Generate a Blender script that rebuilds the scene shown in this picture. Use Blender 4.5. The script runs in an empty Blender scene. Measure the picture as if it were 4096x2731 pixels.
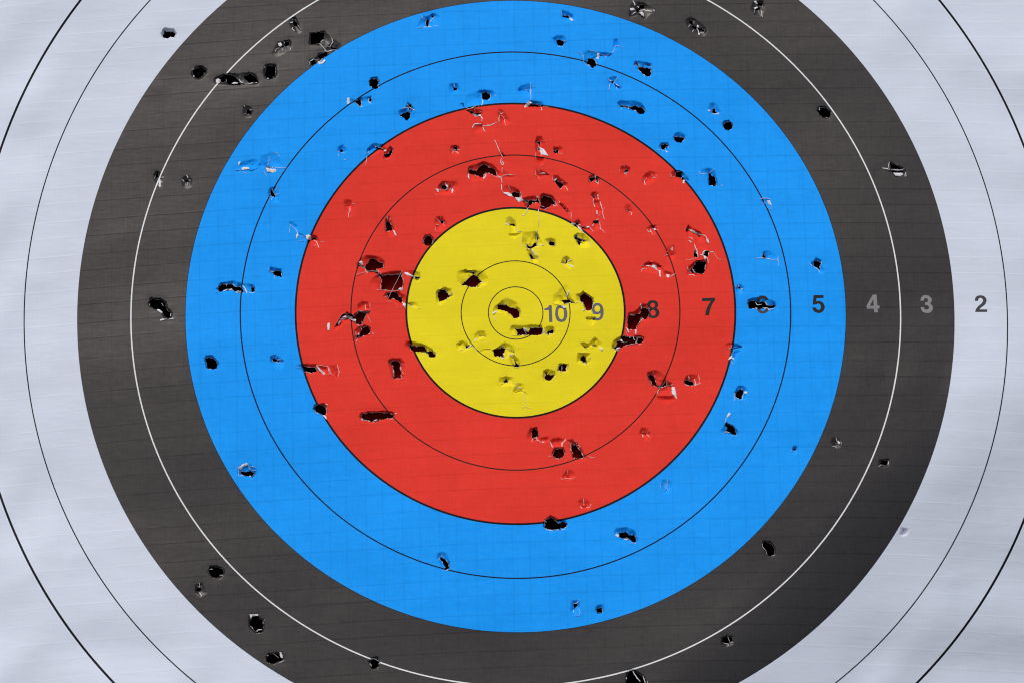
import bpy, math, random
import numpy as np
from mathutils import Vector, Matrix
from mathutils.geometry import delaunay_2d_cdt

rng = np.random.default_rng(7)
random.seed(7)
scene = bpy.context.scene

# ------------------------------------------------------------------ camera, sky, sun, exposure
U = 0.04                        # one scoring zone of the 80 cm face is 4 cm wide
FOC, DIST, TILT, YAW, CX, CY = 17.5037, 80.0, 0.270413, -0.021595, 0.067030, 0.570118
PITCH = math.radians(7.0)       # the camera looks slightly down on the leaning butt
cam_d = bpy.data.cameras.new('camera')
cam = bpy.data.objects.new('camera', cam_d)
scene.collection.objects.link(cam)
cam_d.sensor_width = 36.0
cam_d.lens = 36.0 * FOC * 1000 / 4096
cam_d.clip_start = 0.05
cam_d.clip_end = 500.0
cam.location = (0, 0, 1.7)
cam.rotation_euler = (math.radians(90) - PITCH, 0, 0)
scene.camera = cam

SUN_EL, SUN_AZ = math.radians(58), math.radians(200)   # azimuth clockwise from +Y (north)
world = bpy.data.worlds.new('World')
scene.world = world
world.use_nodes = True
wn = world.node_tree.nodes
sky = wn.new('ShaderNodeTexSky')
sky.sky_type = 'NISHITA'
sky.sun_disc = False
sky.sun_elevation = SUN_EL
sky.sun_rotation = SUN_AZ
sky.dust_density = 4.0
world.node_tree.links.new(sky.outputs[0], wn['Background'].inputs[0])
wn['Background'].inputs[1].default_value = 0.12

sun_d = bpy.data.lights.new('sun', 'SUN')
sun_d.energy = 1.5
sun_d.angle = math.radians(10)
sun_d.color = (1.0, 0.96, 0.91)
sun = bpy.data.objects.new('sun', sun_d)
scene.collection.objects.link(sun)
sdir = Vector((math.sin(SUN_AZ) * math.cos(SUN_EL), math.cos(SUN_AZ) * math.cos(SUN_EL), math.sin(SUN_EL)))
sun.rotation_euler = sdir.to_track_quat('Z', 'Y').to_euler()

scene.view_settings.view_transform = 'Standard'
scene.view_settings.look = 'None'
scene.view_settings.gamma = 1
scene.view_settings.use_curve_mapping = False
scene.view_settings.exposure = -0.08
scene.cycles.max_bounces = 8
scene.cycles.filter_width = 1.15

# ------------------------------------------------------------------ arrow holes, surveyed on the face
# T x0 y0 zoom : origin of a survey sheet.  H : one arrow hole.  e : rim of the pushed-in dent
# o : opening.  k w : slit.  w w : torn white edge.  f : white paper flake.  t w : loose fibre
TRACE = """
T 400 0
H
e 568,320 600,266 690,272 722,320 700,366 600,366
o 602,282 625,290 655,292 690,292 711,318 702,352 664,346 640,360 598,355 588,335
H
e 855,690 900,626 960,620 1005,650 1003,700 950,748 900,748 858,715
o 872,660 900,642 935,630 975,636 994,660 985,695 955,722 930,742 893,722 868,690
w 7 880,708 886,728
w 5 978,690 984,702
H
e 1065,770 1080,730 1200,690 1290,700 1400,682 1470,700 1492,780 1480,800 1250,805 1180,798 1090,800
o 1078,752 1110,730 1150,716 1178,700 1230,700 1270,716 1295,745 1320,785 1345,795 1250,800 1200,785 1185,765 1165,775 1130,770 1100,745
o 1350,715 1385,708 1415,690 1445,710 1480,745 1482,775 1400,778 1375,755 1352,735
f 1090,750 1110,740 1132,755 1136,775 1110,785 1090,775
f 1238,786 1265,776 1300,780 1290,792 1255,798
w 9 1305,745 1320,770 1345,785
w 7 1370,785 1410,788 1440,778 1478,778
w 3 1165,775 1190,765 1186,745
H
e 1535,660 1550,610 1600,598 1658,610 1665,690 1650,735 1600,752 1550,740
o 1560,625 1590,618 1650,622 1652,700 1630,735 1590,742 1560,725 1545,690 1560,655
w 8 1572,735 1590,742
w 7 1625,722 1632,735
w 3 1540,650 1548,632 1560,625
H
e 1780,220 1800,170 1840,160 1870,230 1910,300 1860,320 1810,300
o 1812,200 1838,190 1858,235 1850,250 1822,245
o 1815,160 1832,165 1838,185 1822,185
w 8 1785,215 1815,210
w 6 1812,258 1810,275 1830,295
w 3 1860,235 1885,275 1895,290
w 3 1800,180 1815,190
H
e 1610,510 1650,440 1680,395 1780,378 1800,400 1800,480 1760,480 1680,535 1640,535
o 1735,400 1780,382 1785,410 1760,440 1730,435 1720,415
o 1700,420 1720,410 1735,440 1715,455 1690,442
f 1674,410 1700,404 1712,430 1700,445 1680,430
w 6 1728,390 1736,412
w 6 1715,452 1722,470
w 4 1690,455 1660,462 1650,490
w 4 1750,455 1785,445 1800,480
H
e 1965,420 1975,310 2110,292 2160,340 2200,420 2160,450 2100,440 2040,430
o 1978,315 2030,305 2110,300 2112,380 2080,385 2068,405 1975,418
f 2110,375 2085,385 2100,392
w 5 2060,410 2085,430 2110,460 2120,475
w 4 2075,400 2090,380 2110,375
H
e 2120,470 2160,400 2185,360 2270,415 2280,440 2230,480 2160,478
o 2165,435 2210,445 2228,450 2225,480 2195,478 2170,455
w 6 2180,360 2190,395 2175,420 2160,445 2140,440
w 8 2110,475 2140,490 2180,475 2225,475
H
e 1968,625 1968,560 2020,550 2070,495 2150,490 2140,540 2100,600 2030,610
o 2075,500 2135,490 2150,510 2100,545 2075,560 2050,545 2055,520
o 1985,575 2010,562 2030,570 2035,590 1985,625
w 6 1972,615 1978,575 2010,555 2045,570
w 6 2040,590 2070,580 2095,555
f 2050,590 2095,585 2110,560 2120,575 2095,605 2060,608
H
e 1340,1060 1345,985 1375,990 1420,1010 1440,1050 1420,1100 1370,1108
o 1368,1020 1385,1030 1402,1020 1408,1040 1428,1048 1418,1058 1418,1075 1395,1068 1372,1075 1378,1050
w 4 1352,990 1365,1010
w 8 1408,1036 1430,1040
w 3 1355,1075 1375,1070
T 1300 0
H
e 850,265 900,180 900,150 960,160 1010,125 1080,150 1090,250 1000,260
o 948,180 978,178 978,248 955,250 942,210
o 1003,135 1030,150 1015,170 1002,160
w 5 905,150 920,172 945,185
w 5 985,215 1010,180 1035,160
w 8 920,258 960,252 1000,258
w 7 1030,243 1060,252
w 3 850,262 880,270 920,260
H
e 2225,170 2215,90 2280,110 2330,140 2350,200 2260,210
o 2240,130 2262,145 2280,138 2300,150 2325,155 2290,170 2262,165 2240,160
f 2300,165 2330,185 2345,205 2310,195 2295,178
w 3 2225,100 2228,150
H
e 2135,360 2170,338 2240,335 2275,375 2270,420 2230,450 2180,440
o 2165,370 2210,372 2240,380 2255,395 2235,435 2195,430 2180,400
w 4 2245,385 2270,380
w 5 2192,430 2198,442
w 5 2228,432 2236,445
H
e 410,770 430,730 490,722 520,770 515,820 480,842 430,830
o 415,750 440,735 490,735 510,760 500,800 510,825 480,838 440,825 418,800
w 4 500,825 515,830
H
e 205,985 205,920 280,940 330,920 430,905 450,975 400,990 340,1010 290,990
o 280,940 325,925 345,950 342,998 310,995 285,965
o 412,925 435,912 440,960 412,950
f 207,925 230,920 234,965 215,985 207,980
w 8 412,930 410,955 435,975
w 5 295,975 320,1000 360,1000
H
e 680,1050 760,1010 780,960 840,1020 850,1120 790,1150 720,1110
o 785,975 815,980 820,1020 785,1040 790,1010 770,1000
o 740,1060 780,1045 808,1060 800,1100 775,1142 740,1105 702,1095 700,1080
w 6 722,1025 780,1010 785,1040
w 10 790,1010 825,1030 840,1040
w 4 775,980 785,1010
H
e 1165,850 1165,790 1250,780 1275,840 1250,890 1190,895
o 1205,820 1240,815 1242,850 1212,850
w 6 1215,790 1215,820
H
e 1310,1010 1305,980 1330,900 1450,850 1570,850 1610,880 1600,920 1540,960 1480,1000 1400,1000
o 1475,865 1520,862 1550,880 1560,910 1530,940 1480,935 1478,910
w 9 1472,935 1485,960 1472,995
w 3 1530,945 1560,930
w 4 1590,895 1610,905
w 5 1320,1010 1345,1025 1380,1020 1430,990 1450,1005
H
e 1260,1010 1262,970 1310,970 1310,1010
k 3 1290,970 1312,1010
H
e 1325,1040 1400,1020 1480,1040 1480,1090 1410,1100
o 1340,1040 1385,1035 1405,1060 1465,1058 1468,1078 1420,1085 1375,1068
f 1385,1068 1430,1085 1468,1075 1465,1095 1410,1098
w 9 1462,1090 1478,1115 1475,1140
w 4 1410,1015 1408,1042
w 3 1450,1045 1472,1052
H
e 1375,1200 1395,1165 1480,1165 1505,1245 1440,1260 1390,1250
k 4 1480,1185 1560,1185
w 9 1385,1205 1405,1170 1470,1168
w 6 1470,1175 1490,1185 1560,1180 1600,1160 1630,1150
w 6 1480,1185 1490,1215 1508,1245
H
e 1620,1060 1640,1020 1690,1050 1755,1150 1700,1195 1650,1150
k 5 1645,1085 1680,1125
w 6 1632,1048 1650,1070 1680,1065
w 4 1640,1080 1635,1150
w 3 1690,1140 1700,1185
w 3 1655,1085 1690,1120 1690,1155
H
e 1810,855 1840,810 1930,780 1960,820 1950,950 1860,910
k 4 1825,845 1925,848
w 5 1870,838 1900,845 1930,855
w 5 1932,780 1935,860 1938,920 1930,945
w 3 1935,820 1975,825
H
e 1855,1015 1930,940 1960,950 2050,960 2060,1010 2030,1050 1940,1010
o 1930,970 1960,975 2020,988 2040,1000 2000,1002 1950,1000 1915,998
f 1858,1015 1890,980 1925,945 1945,970 1920,990 1880,1015
w 6 2035,1005 2040,1045
w 3 2050,1000 2105,1005
H
e 1175,1430 1180,1375 1240,1365 1275,1400 1255,1455 1200,1450
o 1215,1372 1245,1372 1245,1400 1215,1412 1208,1395
w 4 1180,1410 1210,1415 1200,1435
w 4 1225,1420 1255,1445
w 4 1245,1405 1275,1408
H
e 370,1500 400,1400 450,1350 545,1360 580,1420 530,1420 430,1480
k 7 460,1378 525,1395 560,1420
k 4 405,1410 465,1385
f 550,1410 580,1412 575,1432 555,1428
w 5 450,1350 470,1375 545,1400
w 6 380,1450 410,1435 405,1410
w 4 395,1470 385,1560
H
e 545,1500 560,1420 620,1375 645,1400 640,1450 590,1510
o 555,1445 590,1440 612,1415 625,1380 638,1405 635,1435 605,1470 575,1485 558,1470
w 3 555,1500 600,1505
w 4 625,1385 638,1390
w 3 630,1430 640,1425
H
e 110,1430 120,1380 175,1360 215,1420 200,1440 150,1440
o 140,1410 165,1400 172,1430 155,1435 138,1425
w 4 165,1430 185,1450
w 3 175,1375 205,1385
w 3 105,1425 135,1430
w 4 125,1450 130,1480
w 4 175,1510 210,1500
H
e 1590,1315 1620,1330 1670,1440 1700,1480 1650,1480
k 7 1670,1450 1685,1500
w 6 1595,1320 1620,1370 1640,1420 1665,1465 1680,1490
w 7 1660,1495 1650,1530 1670,1555 1680,1540 1660,1515
H
e 1975,1340 1990,1280 2040,1285 2070,1330 2110,1470 2040,1470 1980,1400
o 1982,1325 2020,1325 2028,1345 2012,1375 2020,1410 1990,1410 2008,1370 2000,1345
f 2015,1380 2060,1405 2100,1470 2060,1460 2035,1450 2020,1415
w 3 2030,1325 2075,1330
w 5 2030,1440 2035,1470
H
e 2145,1390 2230,1380 2250,1420 2230,1450 2160,1450
o 2145,1392 2158,1400 2170,1418 2190,1400 2200,1420 2195,1440 2165,1445 2145,1425
w 3 2200,1445 2240,1445
T 2200 0
H
e 750,160 745,90 780,10 880,30 980,80 985,110 890,180 840,140
o 845,45 890,42 890,80 850,85 828,125 808,115 805,85 830,80
k 8 750,150 815,125
k 8 830,115 855,140 885,170
f 752,80 780,75 800,95 770,105 752,95
w 9 820,60 835,75
w 9 780,10 795,35 798,55
w 9 838,105 880,95 915,105 960,110
f 825,120 870,115 885,130 880,160 855,140
w 8 760,148 790,125 810,115
w 8 970,95 985,110
H
e 1270,190 1320,160 1380,190 1450,240 1475,300 1440,345 1340,320 1290,240
o 1310,190 1350,190 1345,235 1325,230 1310,215
o 1335,240 1370,245 1400,260 1455,275 1455,300 1410,290 1370,275 1340,262
f 1385,235 1400,245 1395,265 1380,258
w 8 1380,265 1395,290 1400,320
w 5 1300,260 1315,235 1330,240
w 5 1340,310 1350,280
w 5 1455,300 1440,315 1410,310
f 1395,310 1412,318 1405,335 1392,328
H
e 1885,80 1910,15 2000,10 2015,60 2000,160 1920,150
o 1950,20 2000,18 2008,45 1985,55 1955,50
o 1945,70 1975,68 1980,90 1950,98 1930,90
f 1915,15 1940,12 1955,40 1930,35
f 1912,75 1945,65 1955,80 1925,92
w 7 1985,95 1992,150 2000,160
w 4 1918,125 1925,100
w 4 2000,45 1995,90
H
e 250,490 330,490 350,470 450,490 600,510 520,560 440,600 430,650 360,640 310,600
o 358,545 400,548 430,570 445,600 435,625 400,640 375,610 345,600 352,575
f 440,500 462,500 468,530 455,558 430,550 445,530
w 4 255,490 295,500 315,530 310,575 330,600
w 5 455,512 520,520 585,515
w 3 350,475 390,480 440,492
w 4 325,600 375,625
w 3 380,655 400,650
w 4 520,545 530,520
k 3 470,520 570,518
H
e 590,440 600,370 640,360 660,430 600,500
k 8 622,410 625,440
w 5 600,440 635,430 650,435
w 4 605,445 605,470 580,510
w 3 650,435 690,450
H
e 775,640 800,580 830,575 950,600 965,630 960,700 940,730 880,720 830,660
o 798,600 815,585 835,600 840,625 900,632 948,640 955,690 935,718 900,715 870,690 835,660 828,625
o 905,602 940,606 942,618 905,612
w 3 820,570 830,590
w 5 885,722 890,728
w 5 945,720 950,726
w 3 785,640 800,620
w 4 952,622 954,645
H
e 545,740 570,725 610,720 640,725 650,800 690,835 640,860 560,850
o 575,760 602,758 605,775 590,785 578,775
k 4 600,780 635,810 660,830
w 5 545,742 565,758 580,765
w 5 635,725 620,755 605,765
w 5 575,780 560,800 562,840 545,850
w 7 605,782 630,800 655,812
w 5 625,800 630,845
w 3 660,825 688,838
H
e 630,970 660,945 720,950 780,945 860,970 900,1030 890,1080 830,1080 740,1040 670,1030
o 645,975 670,985 710,990 750,1000 800,990 840,1005 880,1010 898,1040 880,1075 840,1072 800,1040 760,1025 700,1010 668,1005
w 3 668,1010 672,1038
w 4 690,1005 740,1015 780,1042
H
e 1485,1050 1500,970 1550,965 1590,1030 1610,1060 1560,1080
o 1525,1020 1555,1018 1560,1045 1578,1060 1545,1075 1525,1060
w 4 1555,995 1560,1020
f 1482,1040 1500,1035 1510,1050 1490,1052
w 5 1500,1035 1525,1045
w 6 1530,1065 1545,1078 1570,1070
f 1572,1065 1590,1060 1585,1085 1575,1080
H
e 1620,1180 1625,1145 1680,1130 1722,1160 1722,1200 1690,1232 1640,1222
o 1632,1165 1660,1140 1700,1142 1720,1170 1715,1205 1680,1230 1645,1220 1630,1195
w 3 1608,1140 1630,1160
H
e 1155,1290 1180,1250 1240,1245 1275,1280 1270,1320 1230,1348 1175,1335
o 1170,1290 1200,1280 1240,1285 1262,1290 1265,1315 1230,1345 1185,1335 1170,1310
w 3 1158,1275 1185,1290
w 4 1258,1305 1275,1295
H
e 1020,1380 1050,1345 1110,1340 1125,1380 1110,1440 1050,1420
o 1045,1365 1080,1345 1110,1360 1118,1378 1090,1385 1085,1405 1055,1405 1042,1385
w 7 1085,1395 1095,1385 1122,1385
f 1080,1415 1105,1425 1102,1440 1090,1430
w 4 1005,1415 1040,1412 1075,1415
T 3096 0
H
e 400,1040 430,1000 480,1000 530,1040 540,1080 510,1118 460,1110
o 410,1040 430,1010 490,1010 530,1045 535,1085 515,1110 470,1105 425,1080
w 5 425,1010 430,1040
T 500 560
H
e 265,350 290,290 320,300 370,350 355,440 325,465 290,420
o 285,310 315,310 312,345 298,360 285,340
f 310,370 325,365 342,400 340,430 325,450 315,435 318,400
w 8 340,355 368,355
w 3 275,370 285,340
w 3 325,365 350,405
H
e 530,380 550,345 600,335 635,380 630,440 580,465 535,440
o 565,370 590,372 610,378 595,395 570,392
w 9 580,335 590,360
w 9 602,380 618,382
w 8 540,375 555,392
w 3 585,400 590,435
H
e 1270,240 1270,160 1380,105 1450,150 1500,260 1330,265
o 1325,240 1345,250 1395,268 1345,270 1325,255
f 1325,270 1430,275 1425,300 1390,312 1335,300
w 4 1320,255 1400,262 1540,268
w 4 1355,160 1355,210 1335,245
w 3 1390,120 1430,125 1455,160
k 5 1040,290 1130,280 1190,288 1240,270
w 3 1305,300 1335,345
H
e 1060,230 1100,200 1210,175 1270,190 1240,270 1160,280 1070,275
f 1095,265 1120,255 1165,262 1170,278 1100,285
f 1065,215 1085,205 1080,240 1068,250
w 4 1045,290 1100,285 1170,278
w 3 1105,300 1150,322
H
e 1245,240 1265,215 1310,235 1320,275 1270,270
H
e 1345,500 1360,455 1435,430 1450,520 1450,590 1390,590 1350,540
o 1375,460 1390,480 1405,500 1415,525 1405,540 1380,530 1362,510 1365,485
w 7 1415,515 1448,510
w 5 1380,455 1390,475
w 4 1410,490 1432,440
w 6 1358,530 1370,540
w 4 1385,540 1378,570
H
e 1535,780 1570,765 1630,810 1635,860 1600,870 1560,820
w 5 1545,795 1585,825 1620,860 1625,900
w 3 1550,820 1548,880
f 1608,900 1625,880 1635,900 1612,935
H
e 1640,870 1690,890 1720,930 1700,960 1640,930 1620,890
w 3 1630,900 1660,915 1700,905
w 3 1620,950 1680,955
H
e 1700,960 1750,900 1800,900 1835,960 1825,1020 1770,1000
o 1738,940 1760,915 1795,910 1802,940 1775,930 1755,940
f 1703,900 1725,892 1757,905 1740,940 1720,945 1702,925
w 6 1775,940 1800,955 1812,985 1825,1020
w 3 1820,955 1885,960
w 3 1770,1005 1800,980
H
e 1350,1240 1370,1195 1470,1215 1490,1300 1420,1305
o 1372,1215 1385,1235 1430,1225 1465,1232 1475,1255 1475,1290 1440,1280 1405,1275 1395,1255 1372,1245
w 3 1350,1215 1380,1245
w 5 1405,1215 1412,1228
w 3 1480,1285 1488,1300
w 3 1405,1275 1410,1310
H
e 855,1400 900,1345 1010,1325 1110,1350 1200,1360 1232,1400 1215,1445 1150,1450 1000,1450 900,1440
o 875,1380 905,1350 950,1355 1005,1350 1045,1380 1075,1370 1105,1400 1125,1440 1080,1430 1035,1425 1000,1400 940,1405 895,1430 875,1415
o 1190,1375 1220,1385 1225,1420 1190,1430 1185,1400
f 925,1415 960,1400 1005,1405 1010,1418 960,1412 925,1425
f 1040,1425 1065,1418 1095,1428 1090,1440 1045,1434
w 11 1105,1370 1130,1400 1145,1440
w 4 945,1355 960,1360 955,1375
w 4 1015,1350 1025,1370 1050,1382
w 5 1160,1440 1190,1435 1215,1440
w 3 865,1385 885,1395
w 3 850,1435 885,1425
H
e 2055,600 2060,560 2130,565 2150,620 2150,720 2100,730 2070,660
k 5 2085,615 2130,612
w 4 2055,610 2080,615
w 4 2130,605 2155,600
w 6 2115,625 2118,665 2105,690 2100,730
H
e 2060,660 2065,640 2080,640 2078,665
T 1500 560 3.92
H
e 955,790 1020,690 1060,650 1290,640 1320,730 1240,850 1100,860 950,860
o 1032,705 1060,695 1100,705 1130,735 1150,765 1120,775 1060,770 1032,750
o 1165,765 1195,735 1205,760 1195,772
f 1095,660 1115,680 1150,740 1130,750 1105,715
f 1110,765 1150,765 1135,790 1115,788
w 9 1205,680 1205,730
f 1197,755 1215,750 1230,800 1215,840 1200,830
f 950,775 985,768 1005,790 1000,820 975,820
w 5 1000,785 1050,775
w 4 1220,755 1260,755
w 5 950,850 970,875
H
e 1450,560 1470,420 1600,380 1700,340 1850,380 1920,470 1990,520 1960,600 1780,560 1700,640 1500,640
o 1475,455 1540,465 1590,480 1630,420 1660,385 1720,370 1800,420 1880,450 1905,500 1925,560 1860,555 1790,520 1735,505 1710,550 1700,590 1640,570 1475,520
f 1455,540 1470,515 1478,570 1485,625 1462,600
f 1690,600 1725,565 1738,505 1748,520 1730,580 1705,615
w 6 1470,450 1530,455 1595,480
w 5 1860,560 1950,600
H
e 1980,540 1990,460 2050,490 2130,560 2230,580 2130,640 2010,620
w 7 1925,560 1970,580 2000,575 2030,555 2130,548 2190,555
w 11 1975,600 1990,640 1995,680
w 11 1985,700 1985,740 1988,790
w 5 1990,790 2015,830
w 6 1925,570 1965,595 2000,590
w 5 1995,430 1995,520
H
e 1170,150 1190,90 1270,75 1350,130 1320,230 1240,250 1180,200
o 1240,95 1265,85 1290,95 1295,130 1285,165 1230,165 1232,130
w 5 1180,150 1215,160
w 6 1295,155 1345,150
w 5 1225,170 1220,220
w 5 1250,175 1290,190 1315,225
H
e 2005,740 2080,700 2250,780 2310,880 2250,910 2100,880 2010,830
o 2150,810 2200,800 2260,820 2280,860 2278,910 2210,910 2160,885 2140,850
f 2015,825 2060,825 2100,820 2140,845 2160,885 2115,890 2060,860 2020,845
w 6 2088,710 2105,750 2130,795
w 8 2280,820 2292,870 2300,930
f 2195,905 2240,910 2300,915 2330,930 2290,960 2260,985 2220,950
H
e 155,1410 160,1280 190,1190 260,1190 260,1280 300,1400 340,1510 240,1530 170,1470
o 165,1275 225,1280 265,1330 278,1410 240,1425 178,1430 172,1360
w 10 192,1200 195,1260
w 9 250,1215 228,1275
f 280,1415 300,1420 330,1480 338,1510 310,1495
w 5 165,1340 172,1410
w 5 240,1285 270,1340
H
e 920,1330 950,1200 1060,1200 1130,1310 1130,1420 960,1440
o 1015,1265 1035,1245 1065,1262 1092,1285 1055,1318 1038,1300
w 10 1025,1200 1032,1240
w 8 955,1230 1000,1265 1030,1290
w 9 955,1340 985,1332 1015,1335
w 4 950,1370 958,1450
w 3 1070,1320 1100,1350
w 4 1090,1275 1120,1280
H
e 755,1545 790,1485 860,1480 920,1530 920,1600 880,1660 800,1670 755,1620
o 765,1550 800,1500 860,1495 905,1545 915,1600 870,1650 800,1655 762,1610
H
e 2055,1220 2130,1190 2200,1260 2240,1460 2130,1460 2100,1340 2040,1330
o 2115,1325 2160,1303 2195,1325 2200,1345 2160,1338 2120,1342
w 6 2055,1225 2085,1260 2090,1300 2110,1335
f 2040,1320 2070,1312 2085,1330 2060,1340
w 4 2135,1200 2165,1260 2160,1300
w 5 2190,1320 2215,1370 2245,1440
w 6 2225,1445 2260,1440 2305,1440
T 2000 560 3.92
H
e 550,540 555,440 600,410 640,470 790,545 640,610 600,620
k 6 615,550 700,545 790,545
f 615,520 640,515 700,510 720,525 700,540 640,535
w 5 780,545 740,535 700,530
w 4 550,470 560,540 600,580 620,625
w 4 600,430 595,460 625,510
H
e 820,580 850,550 900,560 1070,690 1075,790 950,790 870,670 825,635
o 862,640 890,605 915,640 970,665 1010,690 980,735 945,768 915,715 875,690
f 845,640 865,605 890,592 900,605 870,640
w 8 1010,725 1040,750 1065,800
w 6 960,655 995,658
w 5 820,580 830,635 850,640
H
e 630,860 690,840 830,880 880,960 870,1040 740,1070 640,1060
o 635,900 700,860 800,890 860,960 870,1010 800,1020 760,1060 700,1090 640,1080 620,1060 640,1010
w 7 860,955 880,1010 905,1045
w 10 800,1010 850,1030 885,1040
w 9 690,1100 730,1080 765,1060
w 7 635,1035 700,1055
H
e 330,930 440,890 560,880 640,940 640,1040 500,1020 420,1090 400,1060
o 395,935 450,935 500,930 560,950 590,900 620,960 620,1000 580,970 520,985 480,1020 440,1060 420,1080 415,1040 440,990 380,955
f 560,885 580,882 605,910 610,930 585,920
w 14 500,1010 515,985 525,1000
w 14 550,985 570,985
w 9 330,940 380,955 420,980 450,980
w 8 500,925 550,945
w 8 600,930 625,975
H
e 400,1130 420,1040 620,1040 640,1110 500,1100
w 9 445,1055 425,1085 435,1115 405,1150
w 16 350,1185 385,1180
w 5 405,1150 385,1180
w 10 605,1090 600,1120 608,1150
w 5 605,1150 610,1230 600,1310 612,1370
k 5 595,1330 610,1370
w 5 590,1420 580,1480 575,1568
k 4 583,1440 580,1568
H
e 920,1000 980,1000 1100,1130 1110,1260 1060,1160 990,1070
k 9 925,1010 965,1025 1010,1075 1070,1125
w 7 930,960 935,990
w 7 975,1010 1000,1060
w 6 1030,1080 1090,1145
w 6 1110,1130 1120,1180 1115,1250
H
e 1100,1300 1170,1290 1230,1240 1300,1330 1330,1440 1200,1390
o 1150,1330 1190,1310 1215,1275 1230,1295 1235,1330 1210,1340 1180,1325
f 1110,1310 1150,1295 1190,1305 1180,1320 1145,1335 1120,1330
f 1190,1330 1235,1345 1270,1395 1305,1440 1250,1410 1220,1375
w 12 1235,1245 1210,1280
w 12 1235,1320 1270,1340
w 14 1120,1340 1135,1360
H
e 1260,1350 1330,1360 1460,1420 1460,1450 1370,1450 1300,1400
o 1275,1350 1310,1352 1350,1385 1340,1400 1290,1380
f 1345,1370 1385,1355 1410,1375 1380,1390
w 8 1410,1380 1435,1410 1460,1440
w 10 1265,1420 1290,1450 1310,1470
H
e 1435,1360 1460,1280 1520,1240 1560,1280 1580,1400 1470,1430
o 1455,1280 1480,1262 1540,1258 1555,1280 1545,1305 1510,1300 1465,1292
f 1500,1250 1530,1240 1550,1252 1520,1262
w 10 1470,1300 1450,1360
w 8 1560,1285 1575,1400 1610,1420 1645,1460
H
e 1170,1500 1220,1465 1300,1480 1340,1560 1260,1568 1170,1550
o 1165,1500 1200,1490 1220,1530 1270,1545 1330,1568 1330,1590 1260,1590 1200,1570 1170,1540
w 7 1215,1480 1225,1520 1260,1535
H
e 1425,870 1440,830 1500,810 1550,850 1560,930 1470,920
o 1438,870 1465,855 1475,885 1520,895 1470,915 1440,895
f 1520,870 1540,855 1545,880 1535,895 1520,888
w 9 1535,895 1550,940
w 10 1465,925 1460,980 1475,1020 1490,1060
w 12 1570,970 1585,1030 1605,1090
f 1510,1110 1530,1110 1528,1150 1540,1175 1515,1160
w 5 1535,1170 1565,1200
w 8 1610,1090 1610,1180 1640,1245
w 4 1615,1110 1640,1060
H
e 1440,1000 1480,930 1560,940 1610,1100 1560,1190 1500,1080
H
e 1385,600 1420,555 1500,545 1560,620 1560,710 1480,740 1400,700
o 1405,600 1430,575 1480,575 1495,610 1430,660 1405,635
o 1500,550 1540,600 1545,665 1510,640 1500,600
f 1485,545 1500,548 1505,590 1495,605 1482,570
f 1490,640 1520,650 1548,690 1530,685 1500,660
w 5 1390,590 1405,640 1430,655
H
e 1870,460 1900,420 1950,390 2050,440 2030,520 1970,580 1900,520
o 1960,450 2010,460 2022,490 1995,515 1955,510 1945,490 1960,475
f 1945,520 1970,505 2000,515 1985,540 1960,542
w 8 1948,390 1955,425
w 6 1870,460 1882,490
H
e 1955,1080 1970,1015 2060,1015 2080,1110 2070,1190 1990,1170
o 1990,1100 2030,1105 2040,1118 1990,1125
w 8 1970,1070 1990,1115
w 8 2040,1125 2065,1145 2060,1185
w 5 1985,1130 2040,1125
w 4 2035,1100 2045,1075
H
e 550,170 550,130 600,110 640,160 680,250 620,260 570,240
w 12 575,140 590,150 600,130
w 5 565,190 560,280
H
e 550,260 700,280 690,380 620,420 570,340
w 4 650,410 690,380
T 2400 560
H
e 395,410 395,350 470,290 540,310 530,370 470,420 420,450
k 5 445,355 490,348
w 4 485,320 495,345
w 5 490,352 530,355
w 7 415,380 425,425
w 3 395,375 420,385 440,355
w 3 525,330 540,350
H
e 660,360 680,290 740,285 780,300 850,390 790,410 710,370
o 712,310 735,290 770,295 778,340 765,358 725,345 708,345
k 6 780,370 825,372
f 780,372 800,378 790,415 778,405
w 4 800,380 820,372
w 4 665,320 675,350
w 5 680,350 705,345
H
e 920,320 960,280 1030,265 1080,290 1110,440 1020,440 1010,350
o 1015,300 1035,305 1045,325 1080,345 1090,380 1100,430 1065,432 1025,420 1025,380 1020,335
w 5 930,295 945,320 1000,320
w 4 1035,305 1080,275
w 8 1140,428 1155,432
w 3 920,325 900,340
H
e 1500,580 1530,545 1595,550 1620,630 1560,640 1520,600
w 5 1500,555 1560,550 1600,560
f 1570,570 1595,570 1615,620 1590,610 1578,590
w 4 1545,575 1545,600
w 3 1500,600 1550,600
w 3 1570,640 1600,655 1620,630
H
e 420,840 470,810 540,800 550,850 510,900 460,870
o 485,820 500,815 505,835 490,832
f 500,835 520,830 525,850 510,850
w 5 475,840 480,865 500,895
w 4 440,840 455,865 480,865
w 3 520,815 545,820
w 4 530,850 550,850
H
e 610,1090 640,990 710,990 715,1090 690,1130 620,1120
o 665,1070 695,1070 700,1080 675,1080
w 8 665,1020 680,1040
w 7 678,1005 682,1040
w 4 605,1090 650,1078
w 4 625,1060 640,1045
H
e 805,860 830,800 870,830 980,890 1030,970 1020,1040 930,1020 890,940 820,910
o 808,828 825,822 835,845 820,858 810,845
o 905,868 925,866 945,888 930,895
o 880,1025 905,1045 925,1100 910,1108 878,1100 885,1060
o 990,1040 1025,1040 1025,1080 1005,1110 975,1085
f 840,840 900,865 945,895 900,885 850,855
w 8 835,840 880,855 920,885 960,890 990,905 1020,940
f 1003,930 1018,945 1028,970 1018,978 1003,955
w 8 885,980 900,1020 915,1050 920,1100
w 9 1000,1040 970,1055 965,1085
f 975,1090 1000,1100 1000,1138 983,1130
w 5 830,920 860,925 880,940
f 835,945 862,958 855,975
w 6 940,1080 980,1090
H
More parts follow.
